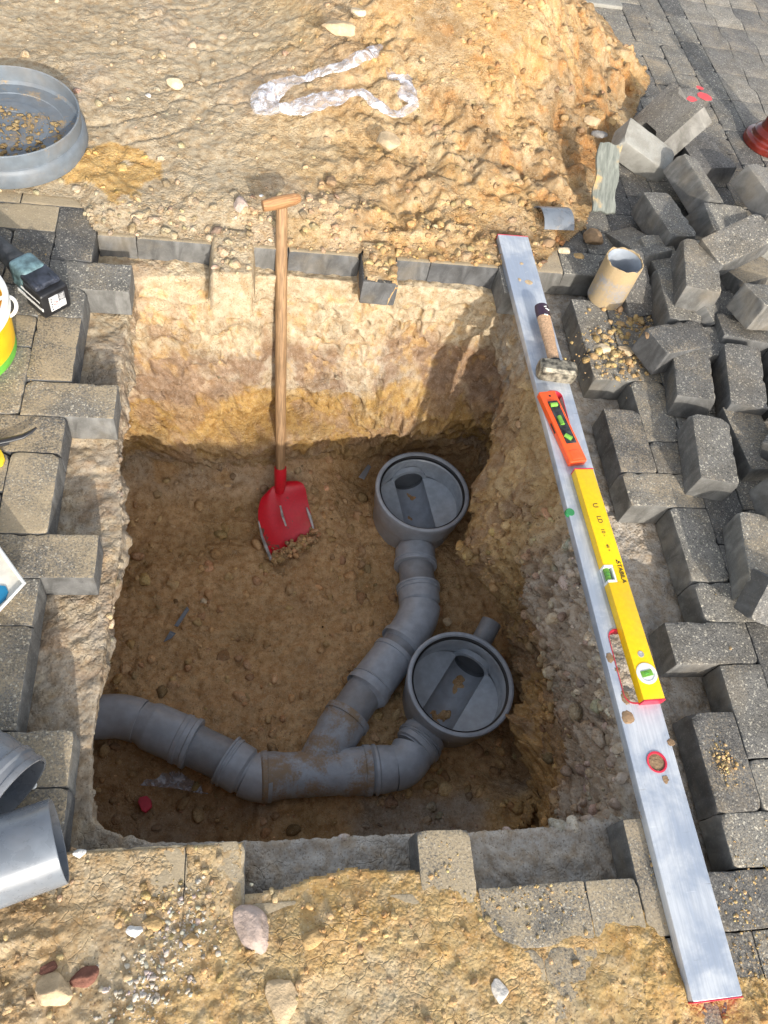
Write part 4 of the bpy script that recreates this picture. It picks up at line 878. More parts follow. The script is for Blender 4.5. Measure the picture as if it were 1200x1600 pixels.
def chamber(name, cx, cy, rimz, ang, label, inlet, mud):
    root = empty(name, (cx, cy, -.85)); tag(root, label, 'inspection chamber', 'inspection chambers')
    T0 = Matrix.Translation((-cx, -cy, .85)); z0 = rimz; Ro, Ri = .152, .137
    zb = z0-.100  # bench level
    # outer body and socket rim
    bm = bmesh.new(); prof = [(.110, -.85), (.128, -.845), (.138, -.81), (.140, z0-.115), (.146, z0-.095), (Ro-.003, z0-.085), (Ro-.003, z0-.03), (Ro+.004, z0-.024), (Ro+.006, z0-.010), (Ro+.004, z0-.002), (Ro-.001, z0), (Ro-.006, z0-.001), (Ro-.009, z0-.006)]
    lathe(bm, prof, 112, Matrix.Translation((cx, cy, 0))); bmesh.ops.transform(bm, matrix=T0, verts=bm.verts); o = from_bm('chamber_body', bm, M['pvc'], root, angle=25); o.color = (mud, 0, 0, 1)
    # black seal
    bm = bmesh.new(); lathe(bm, [(Ro-.009, z0-.006), (Ro-.014, z0-.010), (Ro-.015, z0-.016), (Ro-.008, z0-.020), (Ro-.008, z0-.030)], 96, Matrix.Translation((cx, cy, 0))); bmesh.ops.transform(bm, matrix=T0, verts=bm.verts)
    from_bm('seal_ring', bm, M['rubber'], root)
    # inner wall (drops to the channel floor where the channel meets it)
    n = 160; u = Vector((math.cos(ang), math.sin(ang))); vv = Vector((-u.y, u.x)); rows_ = []
    zc = zb-.012; R = .052; zch = zc-R
    levels = [z0-.028, z0-.032, z0-.07, z0-.074, zb+.006, zb]
    radl = [Ro-.008, Ro-.012, Ro-.014, Ri+.002, Ri, Ri]
    bm = bmesh.new(); rings = [[bm.verts.new((cx+r*math.cos(k*2*math.pi/n), cy+r*math.sin(k*2*math.pi/n), z)) for k in range(n)] for r, z in zip(radl, levels)]
    for a, b_ in zip(rings, rings[1:]):
        for k in range(n): bm.faces.new((a[k], b_[k], b_[(k+1) % n], a[(k+1) % n]))
    bmesh.ops.transform(bm, matrix=T0, verts=bm.verts); o = from_bm('inner_wall', bm, M['pvc_in'], root, angle=25); o.color = (mud*.5, 0, 0, 1)
    # bench (two sloping halves) and half-round channel
    bm = bmesh.new()
    for sgn in (-1, 1):
        m = 40; prev = None
        for k in range(m+1):
            t = -1+2*k/m; lim = math.sqrt(Ri*Ri-R*R); s = t*lim
            outer = math.sqrt(max(Ri*Ri-s*s, R*R)); row = []
            for q in range(7):
                v_ = R+(outer-R)*q/6; row.append(bm.verts.new((cx+u.x*s+vv.x*sgn*v_, cy+u.y*s+vv.y*sgn*v_, zb-.014+.022*(v_-R)/(Ri-R))))
            if prev:
                for q in range(6): bm.faces.new((prev[q], row[q], row[q+1], prev[q+1]))
            prev = row
    # end walls above the channel mouth
    bmesh.ops.transform(bm, matrix=T0, verts=bm.verts); o = from_bm('benching', bm, M['pvc_in'], root, angle=25); o.color = (0, 0, 0, 1)
    bm = bmesh.new(); prev = None; m = 24; Lc = math.sqrt(Ri*Ri-R*R)+.002
    for s in (-Lc, Lc):
        row = []
        prof = [(-R, zb-.014)]+[(-R*math.cos(math.pi*k/m), zc-.012-R*math.sin(math.pi*k/m)) for k in range(m+1)]+[(R, zb-.014)]
        row = [bm.verts.new((cx+u.x*s+vv.x*a, cy+u.y*s+vv.y*a, z)) for a, z in prof]
        if prev:
            for q in range(len(row)-1): bm.faces.new((prev[q], prev[q+1], row[q+1], row[q]))
        prev = row
    bmesh.ops.transform(bm, matrix=T0, verts=bm.verts); o = from_bm('flow_channel', bm, M['pvc'], root); o.color = (mud*.6, 0, 0, 1)
    # arched ends over the channel mouths; stub bores and end discs painted dark as shade
    for sgn in (-1, 1):
        bm = bmesh.new(); s0 = sgn*(Lc-.012); s1 = sgn*(Lc+.006); cen = zc-.012; k_ = 24
        inner = [bm.verts.new((cx+u.x*s0+vv.x*R*.98*math.cos(math.pi*q/k_), cy+u.y*s0+vv.y*R*.98*math.cos(math.pi*q/k_), cen+R*.98*math.sin(math.pi*q/k_))) for q in range(k_+1)]
        outr = [bm.verts.new((cx+u.x*s0+vv.x*(R+.012)*math.cos(math.pi*q/k_), cy+u.y*s0+vv.y*(R+.012)*math.cos(math.pi*q/k_), cen+(R+.012)*math.sin(math.pi*q/k_))) for q in range(k_+1)]
        back = [bm.verts.new((v.co.x+u.x*(s1-s0), v.co.y+u.y*(s1-s0), v.co.z)) for v in outr]
        for q in range(k_): bm.faces.new((inner[q], inner[q+1], outr[q+1], outr[q])); bm.faces.new((outr[q], outr[q+1], back[q+1], back[q]))
        bmesh.ops.transform(bm, matrix=T0, verts=bm.verts); o = from_bm('channel_hood', bm, M['pvc_in'], root); o.color = (0, 0, 0, 1)
        bm = bmesh.new(); p0 = Vector((cx+u.x*(s0+sgn*.001), cy+u.y*(s0+sgn*.001), cen)); p1 = Vector((cx+u.x*(s0+sgn*.012), cy+u.y*(s0+sgn*.012), cen))
        sweep(bm, [p0, p1], [R*.985, R*.985], 32, False)
        bmesh.ops.transform(bm, matrix=T0, verts=bm.verts); o = from_bm('bore', bm, M['dark'], root)
        bm = bmesh.new(); sweep(bm, [p1, p1+(p1-p0).normalized()*.0015], [R*.98, R*.98], 32); bmesh.ops.transform(bm, matrix=T0, verts=bm.verts); from_bm('bore_shade_disc', bm, M['dark'], root)  # disc closing the bore, its dark colour painted in for shade
    # inlet socket
    a, b_ = inlet; a = Vector(a); b_ = Vector((cx, cy, PZ)); b_ = b_+(a-b_).normalized()*.134; sp, sr = socket_end(b_, a, RS)
    bm = bmesh.new(); sweep(bm, [p-root.location for p in sp], sr, 48); o = from_bm('inlet_socket', bm, M['pvc'], root, angle=25); o.color = (mud, 0, 0, 1)
    return root
c1_ = at(661, 766, -.635); c2_ = at(721, 1066, -.635)
r1 = chamber('inspection_chamber', c1_[0], c1_[1], -.635, math.radians(97), 'grey round inspection chamber, the farther of the two, open on top', (w(649, 886), w(652, 842)), .25)
r2 = chamber('inspection_chamber', c2_[0], c2_[1], -.635, math.radians(53), 'grey round inspection chamber, the nearer of the two, open on top', (w(655, 1160), w(690, 1115)), .12)
# side stub behind the nearer chamber
s0, s1 = w(748, 1010, -.72), w(768, 972, -.70)
bm = bmesh.new(); lo = s0.copy(); sweep(bm, [s0-lo, s1-lo, s1-lo, lerp(s1, s0, .3)-lo], [.032, .032, .027, .027], 36, False); o = from_bm('pipe_stub', bm, M['pvc_dark']); o.location = lo; o.color = (.5, 0, 0, 1)
tag(o, 'small dark pipe stub sticking out behind the nearer chamber', 'pipe')

# ---------------------------------------------------------------- shovel
gr = Vector((.0745, 1.655, .118)); nk = Vector(at(438, 738, -.675)); root = empty('shovel', gr); tag(root, 'red bladed shovel with a wooden T handle leaning on the far edge of the pit', 'shovel')
hd = (gr-nk); x_, y_, z_ = frame(hd)
def axial(bm, segs, n=28):
    sweep(bm, [p for p, _ in segs], [r for _, r in segs], n)
q = hd.to_track_quat('Z', 'Y').to_matrix()
def along(t): return nk+hd*t-gr
bm = bmesh.new(); Lh = hd.length; Q = q.to_4x4(); 
prof = [(0, .0145), (.05, .0155), (.22, .0165), (.5, .0170), (.8, .0165), (.97, .0155), (1.0, .0145)]
sweep(bm, [Vector((0, 0, Lh*t)) for t, _ in prof], [r for _, r in prof], 28)
o = from_bm('handle', bm, M['wood'], root); o.location = nk-gr; o.rotation_euler = q.to_euler()
# darker worn lower end
# T grip
ga = Vector(at(410, 322, .118)); gb = Vector(at(470, 309, .128)); gd = (gb-ga); bm = bmesh.new()
prof = [(0, .010), (.01, .0155), (.1, .0165), (.35, .0185), (.55, .0185), (.85, .0160), (.97, .0115), (1, .007)]
sweep(bm, [Vector((0, 0, gd.length*t)) for t, _ in prof], [r for _, r in prof], 28, True, .8); o = from_bm('grip', bm, M['wood_grip'], root); o.location = ga-gr; o.rotation_euler = gd.to_track_quat('Z', 'Y').to_euler()
# socket
bm = bmesh.new(); k0_ = nk-hd.normalized()*.05; sweep(bm, [lerp(nk, gr, .022)-gr, nk-gr, k0_-gr, k0_-hd.normalized()*.03-gr], [.0195, .0205, .019, .013], 28); from_bm('socket', bm, M['red'], root)
# blade: left and right edge curves, centre pushed back
left = [w(424, 762, -0.725), w(409, 778, -0.742), w(404, 795, -0.754), w(404, 815, -0.766), w(409, 838, -0.778), w(418, 862, -0.795), w(423, 874, -0.803)]
right = [w(447, 752, -0.721), w(466, 752, -0.729), w(476, 760, -0.742), w(480, 778, -0.754), w(484, 795, -0.770), w(489, 815, -0.786), w(493, 830, -0.803)]
def blade(lft, rgt, dep, th, n=26, m=18):
    def cur(P, t):
        k = t*(len(P)-1); i = min(int(k), len(P)-2); f = k-i; a = P[max(i-1, 0)]; b_ = P[i]; c = P[i+1]; d = P[min(i+2, len(P)-1)]
        return .5*((2*b_)+(c-a)*f+(2*a-5*b_+4*c-d)*f*f+(3*b_-a-3*c+d)*f**3)
    bm = bmesh.new(); nv = Vector(np.cross(right[-1]-left[-1], nk-left[-1])).normalized()
    if nv.dot(Vector(CAM)-left[3]) < 0: nv = -nv
    tp = []; bt = []
    for i in range(n+1):
        a, b_ = cur(lft, i/n), cur(rgt, i/n); tp.append([]); bt.append([])
        for j in range(m+1):
            s = j/m; p = a.lerp(b_, s)-nv*dep*(1-(2*s-1)**2)+nv*.012*math.exp(-((s-.42)/.10)**2)*max(0, 1-i/n*1.25); tp[-1].append(bm.verts.new(p-gr)); bt[-1].append(bm.verts.new(p-nv*th-gr))
    for i in range(n):
        for j in range(m): bm.faces.new((tp[i][j], tp[i][j+1], tp[i+1][j+1], tp[i+1][j])); bm.faces.new((bt[i][j], bt[i+1][j], bt[i+1][j+1], bt[i][j+1]))
    for i in range(n):
        for j in (0, m): bm.faces.new((tp[i][j], tp[i+1][j], bt[i+1][j], bt[i][j]))
    for j in range(m):
        for i in (0, n): bm.faces.new((tp[i][j], tp[i][j+1], bt[i][j+1], bt[i][j]))
    return bm
from_bm('blade', blade(left, right, .026, .002), M['red'], root)
def strip(pts, wd, name, mat):
    bm = bmesh.new(); sweep(bm, [p-gr for p in pts], wd, 8); from_bm(name, bm, mat, root)
strip([left[3]+Vector((0, 0, .004)), left[4]+Vector((.0, 0, .004)), left[5]+Vector((0, 0, .004)), left[6]+Vector((.002, -.004, .0))], [.002, .0045, .006, .005], 'bare_edge', M['steel'])
strip([w(479, 793, -0.764), w(484, 806, -0.777), w(491, 830, -0.799)], [.003, .006, .003], 'bare_edge', M['steel'])
strip([w(438, 790, -0.746), w(441, 805, -0.758), w(447, 822, -0.773)], [.003, .0045, .003], 'weld_rib', M['steel'])

# ---------------------------------------------------------------- aluminium straightedge (2 m)
ZT = .024
tl, tr, bl, br_ = [Vector(at(a, b_, ZT)) for a, b_ in ((779, 366), (824, 370), (1081, 1566), (1163, 1556))]
ctr = (tl+tr+bl+br_)/4; ydir = ((tl+tr)/2-(bl+br_)/2); LEN = ydir.length; ydir.normalize(); xdir = ydir.cross(Vector((0, 0, 1))).normalized(); WID = ((tr-tl).dot(xdir)+(br_-bl).dot(xdir))/2
root = empty('straightedge', (ctr.x, ctr.y, 0.0)); root.rotation_euler = (0, 0, math.atan2(ydir.y, ydir.x)-math.pi/2); tag(root, 'long flat aluminium straightedge with hand slots lying along the right edge of the pit', 'straightedge')
RM = Matrix.Translation(root.location) @ Matrix.Rotation(root.rotation_euler[2], 4, 'Z'); RI = RM.inverted()
def se(px, py, z=ZT): return RI @ Vector(at(px, py, z))
def rrect(cx, cy, hx, hy, r, n=8):
    P = []
    for a0_, sx, sy in ((0, 1, 1), (90, -1, 1), (180, -1, -1), (270, 1, -1)):
        for k in range(n+1):
            a = math.radians(a0_+90*k/n); P.append((cx+sx*(hx-r)+r*math.cos(a), cy+sy*(hy-r)+r*math.sin(a)))
    return P
slotB = se(982, 1040); slotT = se(872, 648); ringc = se(1026, 1191)
slots = [rrect(slotB.x-.001, slotB.y, .027, .080, .02), rrect(slotT.x+.002, slotT.y, .022, .075, .018)]
circ = [(ringc.x+.019*math.cos(k*math.pi/12), ringc.y+.019*math.sin(k*math.pi/12)) for k in range(24)]
cu = bpy.data.curves.new('tmp', 'CURVE'); cu.dimensions = '2D'; cu.fill_mode = 'BOTH'; cu.extrude = .010; cu.bevel_depth = .0012; cu.bevel_resolution = 1
for poly in [rrect(0, 0, WID/2-.0012, LEN/2-.0012, .002, 2)]+slots+[circ]:
    sp = cu.splines.new('POLY'); sp.points.add(len(poly)-1); sp.use_cyclic_u = True
    for pt, (a, b_) in zip(sp.points, poly): pt.co = (a, b_, 0, 1)
tmp = link(bpy.data.objects.new('tmp', cu)); dg = bpy.context.evaluated_depsgraph_get(); me = bpy.data.meshes.new_from_object(tmp.evaluated_get(dg)); bpy.data.objects.remove(tmp)
me.materials.clear(); me.materials.append(M['alu']); bar = link(bpy.data.objects.new('bar', me), root); bar.location = (0, 0, ZT-.0112)
for P in slots+[circ]:
    bm = bmesh.new(); pts = [Vector((a, b_, ZT+.0004)) for a, b_ in P]; n = len(pts); cxy = sum(pts, Vector())/n
    prof = [(-.0012, .0), (-.0018, .0014), (.0016, .0014), (.0024, 0), (.0024, -.020)]
    rr = [[bm.verts.new(p+((cxy-p).normalized())*o_+Vector((0, 0, z))) for p in pts] for o_, z in prof]
    for a, b_ in zip(rr, rr[1:]):
        for k in range(n): bm.faces.new((a[k], a[(k+1) % n], b_[(k+1) % n], b_[k]))
    from_bm('slot_rim', bm, M['redrim'], root)
bm = bmesh.new(); bbox(bm, (0, -LEN/2-.0012, ZT-.0115), (WID, .0024, .023), None, .0005, 1); from_bm('end_cap', bm, M['redrim'], root)
bm = bmesh.new(); bbox(bm, (0, LEN/2+.0012, ZT-.0115), (WID, .0024, .023), None, .0005, 1); from_bm('end_cap', bm, M['redrim'], root)
gv = se(886, 800); bm = bmesh.new(); lathe(bm, [(0, .004), (.010, .004), (.0115, .001), (.0115, -.004)], 32, Matrix.Translation((gv.x+.008, gv.y, ZT-.0035))); from_bm('green_vial', bm, M['vialdk'], root)
for (px, py, r, sx) in [(953, 1028, .011, .8), (981, 1121, .014, 1.0), (1026, 1191, .0175, 1), (977, 1090, .015, .6), (965, 1046, .006, 1), (812, 437, .006, .7), (826, 441, .009, 1.3), (815, 412, .005, 1), (1040, 1218, .008, .8), (1048, 1160, .007, 1.2)]:
    p = se(px, py); bm = bmesh.new(); lathe(bm, [(0, .0007), (r*.8, .0006), (r, -.0003)], 18, Matrix.Translation((p.x, p.y, ZT+.0004)) @ Matrix.Diagonal((sx, 1, 1, 1)))
    for v in bm.verts: v.co += Vector((random.uniform(-.0018, .0018), random.uniform(-.0018, .0018), 0))
    if px == 1026: bmesh.ops.translate(bm, verts=bm.verts, vec=(0, 0, -.0015))
    from_bm('mud_splash', bm, CM['brown'] if py > 1000 else CM['tan'], root)

# ---------------------------------------------------------------- yellow level on the straightedge
def text_mesh(s, size, mat, parent, loc, rot, ext=.0002, name='lettering'):
    c = bpy.data.curves.new('t', 'FONT'); c.body = s; c.size = size; c.extrude = ext; c.align_x = 'CENTER'; c.align_y = 'CENTER'
    t = link(bpy.data.objects.new('t', c)); dg = bpy.context.evaluated_depsgraph_get(); me = bpy.data.meshes.new_from_object(t.evaluated_get(dg)); bpy.data.objects.remove(t)
    me.materials.clear(); me.materials.append(mat); o = link(bpy.data.objects.new(name, me), parent); o.location = loc; o.rotation_euler = rot; return o
def bar_frame(pa, pb, pc, z):
    """pa: far left, pb: far right, pc: near left corner on top face at height z -> centre, y axis angle, width, length"""
    a, b_, c = [Vector(at(*q_, z)) for q_ in (pa, pb, pc)]; y = (a-c); L_ = y.length; y.normalize(); x = y.cross(Vector((0, 0, 1))); wd = (b_-a).dot(x)
    return (a+c)/2+x*wd/2, math.atan2(y.y, y.x)-math.pi/2, wd, L_
zt = ZT+.024
c, an, wd, L_ = bar_frame((898, 733), (926, 730), (1006, 1094), zt)
wd = max(wd, .044)
root = empty('spirit_level', (c.x, c.y, ZT+.0006), (0, 0, an)); tag(root, 'yellow metal spirit level with two green vials lying on the aluminium straightedge', 'spirit level')
H = .0236; lx, ly = wd/2, L_/2; RI2 = (Matrix.Translation(root.location) @ Matrix.Rotation(an, 4, 'Z')).inverted()
def sl(px, py, z=zt): return RI2 @ Vector(at(px, py, z))
vm = sl(952, 896).y; ve = sl(1016, 1052)
bm = bmesh.new(); hw = .021
bbox(bm, (0, (ly+vm+hw)/2, H/2), (wd, ly-vm-hw, H), None, .0016, 2); bbox(bm, (0, (-ly+vm-hw)/2, H/2), (wd, ly+vm-hw, H), None, .0016, 2)
bbox(bm, (.011, vm, H/2-.0004), (wd-.022, hw*2+.002, H-.0008), None, .0004, 1); from_bm('body', bm, M['yellow'], root)
bm = bmesh.new(); x0_ = -lx+.0105
for yy in (vm-hw+.003, vm+hw-.003): bbox(bm, (x0_, yy, H/2+.0003), (.0215, .006, H+.0006), None, .001, 2)
bbox(bm, (x0_+.0085, vm, H/2+.0003), (.004, hw*2-.012, H+.0006), None, .001, 2); bbox(bm, (x0_, vm, .003), (.019, hw*2-.012, .004)); from_bm('vial_frame', bm, M['white'], root)
def tube_y(bm, c, r, L_, ax='y', n=20):
    d = Vector((0, L_/2, 0)) if ax == 'y' else Vector((L_/2, 0, 0)); c = Vector(c); sweep(bm, [c-d, c-d*.98, c+d*.98, c+d], [r*.6, r, r, r*.6], n)
bm = bmesh.new(); tube_y(bm, (x0_-.003, vm, H*.62), .0068, .029); from_bm('vial', bm, M['vialfl'], root)
bm = bmesh.new(); tube_y(bm, (x0_-.004, vm+.001, H*.62+.0035), .0042, .009); from_bm('bubble', bm, M['vial'], root)
for yy in (-.004, .004):
    bm = bmesh.new(); sweep(bm, [Vector((x0_-.003, vm+yy-.0004, H*.62)), Vector((x0_-.003, vm+yy+.0004, H*.62))], [.0071, .0071], 20); from_bm('vial_line', bm, M['ink'], root)
bm = bmesh.new(); lathe(bm, [(.0225, 0), (.0225, .0012), (.020, .0018), (.0165, .0018), (.0160, .0004), (0, .0004)], 48, Matrix.Translation((0, ve.y, H))); from_bm('vial_frame', bm, M['white'], root)
bm = bmesh.new(); bbox(bm, (0, ve.y, H+.0010), (.026, .013, .0014), Euler((0, 0, .15)).to_matrix(), .0005, 2); from_bm('vial', bm, M['vialfl'], root)
bm = bmesh.new(); lathe(bm, [(0, .0012), (.004, .0010), (.0042, 0)], 20, Matrix.Translation((-.001, ve.y, H+.0014)) @ Matrix.Diagonal((1.4, .8, 1, 1))); from_bm('bubble', bm, M['vial'], root)
hh = sl(1005, 1022); bm = bmesh.new(); lathe(bm, [(.007, 0), (.007, .0008), (.0048, .0008), (.0045, .0003), (0, .0003)], 32, Matrix.Translation((0, hh.y, H))); from_bm('hang_hole', bm, M['steel'], root)
for sy in (-1, 1):
    bm = bmesh.new(); bbox(bm, (0, sy*(ly+.0012), H/2), (wd+.0006, .0036, H+.0006), None, .001, 2); from_bm('end_cap', bm, M['redrim'], root)
text_mesh('STABILA', .0145, M['ink'], root, (.0135, vm+.002, H+.0003), (0, 0, -math.pi/2))
bm = bmesh.new()
for a, b_ in ((0, 0), (1, 1)): bbox(bm, (.0105+a*.004, vm+.031-b_*.004, H+.0003), (.0038, .0038, .0004))
from_bm('logo', bm, M['ink'], root)
for s, yy, sz in (('U', sl(925, 790).y, .018), ('LD', sl(932, 812).y, .016), ('10 -', sl(940, 832).y, .013), ('40 +', sl(950, 856).y, .010)):
    text_mesh(s, sz, M['ink'], root, (.0, yy, H+.0003), (0, 0, -math.pi/2+.06))

# ---------------------------------------------------------------- orange torpedo level
zt2 = ZT+.020
c, an, wd, L_ = bar_frame((845, 612), (866, 609), (895, 722), zt2); wd = .045
root = empty('torpedo_level', (c.x-.002, c.y, ZT+.0006), (0, 0, an)); tag(root, 'small orange spirit level with a black panel of three green vials, below the hammer', 'spirit level')
bm = bmesh.new(); bbox(bm, (0, 0, .0095), (wd, L_, .019), None, .003, 3); from_bm('body', bm, M['orange'], root)
bm = bmesh.new(); bbox(bm, (.002, .010, .0196), (wd*.60, L_*.60, .0022), None, .0008, 2); from_bm('panel', bm, M['grip'], root)
for yy, kk, rz in ((.062, .7, math.pi/2), (.012, 1.0, 0), (-.038, .75, .75)):
    bm = bmesh.new(); bbox(bm, (0, 0, 0), (.015*kk, .028, .0012), Euler((0, 0, rz)).to_matrix()); bmesh.ops.translate(bm, verts=bm.verts, vec=(.002, yy, .0210)); from_bm('window', bm, M['ink'], root)
    bm = bmesh.new(); tube_y(bm, (0, 0, 0), .0056, .024*kk+.002); bmesh.ops.rotate(bm, verts=bm.verts, matrix=Matrix.Rotation(rz, 3, 'Z')); bmesh.ops.translate(bm, verts=bm.verts, vec=(-.001, yy, .0225)); from_bm('vial', bm, M['vialfl'], root)
bm = bmesh.new(); lathe(bm, [(.0032, .0), (0, .0001)], 16, Matrix.Translation((.002, L_/2-.016, .0193))); from_bm('hang_hole', bm, M['ink'], root)
bm = bmesh.new(); bbox(bm, (-wd/2-.0002, .0, .0095), (.001, .03, .006)); from_bm('side_slot', bm, M['ink'], root)
bm = bmesh.new(); bbox(bm, (.0, -L_/2+.020, .0193), (wd*.62, .026, .0012), None, .0005, 1); from_bm('end_pad', bm, M['orange'], root)

# ---------------------------------------------------------------- club hammer
hz_ = ZT+.023; hc_ = Vector(at(872, 575, hz_+.012)); e_ = Vector(at(851, 486, ZT+.030)); ax = Vector((e_.x-hc_.x, e_.y-hc_.y, 0)); an = math.atan2(ax.y, ax.x)-math.pi/2
root = empty('club_hammer', (hc_.x, hc_.y, ZT), (0, 0, an+.03)); tag(root, 'short club hammer with a worn wooden handle lying across the straightedge', 'hammer')
bm = bmesh.new()
def octo(h, c): return [(h-c, -h), (h, -h+c), (h, h-c), (h-c, h), (-h+c, h), (-h, h-c), (-h, -h+c), (-h+c, -h)]
for k, (xx, hh_) in enumerate([(-.049, .0175), (-.043, .0225), (-.030, .0235), (.030, .0235), (.043, .0225), (.049, .0175)]):
    ring = [bm.verts.new((xx, a, b_+.0242)) for a, b_ in octo(hh_, .007)]
    if k: 
        for q_ in range(8): bm.faces.new((pr[q_], pr[(q_+1) % 8], ring[(q_+1) % 8], ring[q_]))
    else: bm.faces.new(ring[::-1])
    pr = ring
bm.faces.new(pr); bmesh.ops.rotate(bm, verts=bm.verts, matrix=Matrix.Rotation(-.10, 3, 'Z')); from_bm('head', bm, M['iron'], root, angle=25)
Lh = max(.15, ax.length)
prof = [(.018, .0165), (.034, .0165)]
bm = bmesh.new(); sweep(bm, [Vector((0, t, .0245)) for t, _ in prof], [r for _, r in prof], 24, True, .8); from_bm('collar', bm, M['rubber'], root)
bm = bmesh.new(); P_ = [(.030, .0150), (.05, .0155), (.09, .0155), (.12, .0175), (Lh-.022, .0185)]; sweep(bm, [Vector((0, t, .0245+.02*(t-.03))) for t, _ in P_], [r for _, r in P_], 28, True, .78); o = from_bm('handle', bm, M['wood_ham'], root)
bm = bmesh.new(); P_ = [(Lh-.024, .0189), (Lh+.006, .0195), (Lh+.018, .0180), (Lh+.022, .012)]; sweep(bm, [Vector((0, t, .0245+.02*(t-.03))) for t, _ in P_], [r for _, r in P_], 28, True, .78); from_bm('painted_end', bm, M['purple'], root)
for (xx, yy, rz, s_x) in ((.004, Lh+.004, .5, .010), (.008, Lh-.006, -.5, .012), (.001, Lh-.026, .1, .012)):
    bm = bmesh.new(); bbox(bm, (0, 0, 0), (s_x, .0032, .002), Euler((0, .25, rz)).to_matrix(), .0006, 1); bmesh.ops.translate(bm, verts=bm.verts, vec=(xx, yy, .0245+.02*(yy-.03)+.0150)); from_bm('white_mark', bm, M['white'], root)

# ---------------------------------------------------------------- standing grey pipe stub, shell piece, stone strip
p = at(945, 468, 0); root = empty('cut_pipe_stub', (p[0]+.004, p[1]+.010, 0)); tag(root, 'short sand-coated grey pipe stub standing upright beside the loose pavers', 'pipe')
bm = bmesh.new(); R0, Hh = .0535, .135
lathe(bm, [(R0, 0), (R0, Hh), (R0-.0015, Hh+.0015), (R0-.004, Hh+.0005), (R0-.0045, .001), (R0, 0)], 72)
for v in bm.verts:
    if v.co.z > Hh-.002: v.co.z += .0022*math.sin(v.co.x*190)+.0015*math.sin(v.co.y*330)
o = from_bm('tube', bm, M['stub'], root); o.color = (1.02, 0, 0, 1)
bm = bmesh.new(); lathe(bm, [(R0-.0052, .002), (R0-.0052, Hh-.0015)], 64); o = from_bm('inner_face', bm, M['pvc'], root); o.color = (.1, 0, 0, 1)
def shellpiece(R, a0_, a1_, Lg, th, n=24):
    bm = bmesh.new(); g = []
    for k in range(n+1):
        a = math.radians(a0_+(a1_-a0_)*k/n); g.append([bm.verts.new((yy, r*math.sin(a), r*math.cos(a)-R*math.cos(math.radians(a1_)))) for yy in (-Lg/2, Lg/2) for r in (R, R-th)])
    for a, b_ in zip(g, g[1:]):
        bm.faces.new((a[0], b_[0], b_[2], a[2])); bm.faces.new((a[1], a[3], b_[3], b_[1])); bm.faces.new((a[0], a[1], b_[1], b_[0])); bm.faces.new((a[2], b_[2], b_[3], a[3]))
    bm.faces.new((g[0][0], g[0][2], g[0][3], g[0][1])); bm.faces.new((g[-1][0], g[-1][1], g[-1][3], g[-1][2])); return bm
p = at(868, 335, .05); zz = max(.01, heapz(p[0], p[1])); o = from_bm('pipe_shell', shellpiece(.062, -58, 58, .098, .003), M['pvc_light']); o.location = (p[0], p[1]-.0, zz+.004); o.rotation_euler = (-.05, .03, .12); o.color = (.55, 0, 0, 1)
tag(o, 'curved grey shell cut from a pipe, lying on the sand above the straightedge', 'pipe offcut')
stm = NB('greenish_slate'); pp = stm.n('TexCoord').outputs['Object']; mp = stm.n('Mapping'); stm.set(mp, 0, pp); mp.inputs['Scale'].default_value = (1, 6, 1); nn = stm.noise(18, mp.outputs[0], 6, .65, .6)
M['slate'] = stm.out(color=stm.mix(stm.ramp(stm.noise(9, pp, 5), .55, .66), stm.mix(stm.ramp(nn, .3, .7), (.12, .13, .11), (.24, .25, .215)), (.52, .34, .13)), rough=.8, normal=stm.bump(nn, .6, .003))
ca, cb = at(953, 225, .16), at(941, 332, .05); d = cb-ca; Lg = float(np.linalg.norm(d)); bm = bmesh.new(); bbox(bm, (0, 0, 0), (Lg, .072, .012), None, .002, 2)
bmesh.ops.subdivide_edges(bm, edges=[e for e in bm.edges if e.calc_length() > .05], cuts=8, use_grid_fill=True)
for v in bm.verts: v.co += Vector((.003*math.sin(v.co.y*160), .004*math.sin(v.co.x*60+2), .0015*math.sin(v.co.x*90)))
o = from_bm('stone_strip', bm, M['slate']); o.location = (ca+cb)/2; dv = Vector(d).normalized(); yv = Vector((0, 0, 1)).cross(dv).normalized(); o.rotation_euler = Matrix((dv, yv, dv.cross(yv))).transposed().to_euler()
tag(o, 'narrow weathered grey-green stone strip leaning on the ochre sand beside the white-faced block', 'stone strip')

# ---------------------------------------------------------------- big grey cap with mud inside
cc = (-.655, 1.930); zb = .018; root = empty('upturned_lid', (cc[0], cc[1], zb)); tag(root, 'large round grey plastic pipe cap, upturned with mud inside, at the left edge', 'pipe cap')
root.rotation_euler = (.03, -.03, 0)
bm = bmesh.new(); lathe(bm, [(.0, .0), (.196, .0), (.203, .004), (.205, .010), (.204, .040), (.200, .048), (.197, .0515), (.197, .0525), (.195, .054), (.196, .092), (.1935, .0945), (.191, .092), (.190, .052)], 128); o = from_bm('skirt', bm, M['cap'], root, angle=25); o.color = (.35, 0, 0, 1)
bm = bmesh.new(); lathe(bm, [(.1905, .054), (.184, .046), (.150, .044), (.148, .042), (.110, .042), (.108, .044), (.07, .044), (.068, .042), (.0, .042)], 128); o = from_bm('dished_floor', bm, M['cap'], root, angle=25); o.color = (.62, 0, 0, 1)
n = 420; a = rng.uniform(0, 6.28, n); r = np.sqrt(rng.random(n))*.16; P = np.c_[r*np.cos(a), r*np.sin(a)*.7-.03, np.full(n, .0455)]; s = sizes(n, .0015, .009, 2)
Rr = rotz(n); kk = rng.integers(0, 8, n); Vv = np.einsum('nij,nvj->nvi', Rr, np.stack(LV_)[kk]*(s[:, None, None]*[1.2, 1.2, .6]))+P[:, None, :]
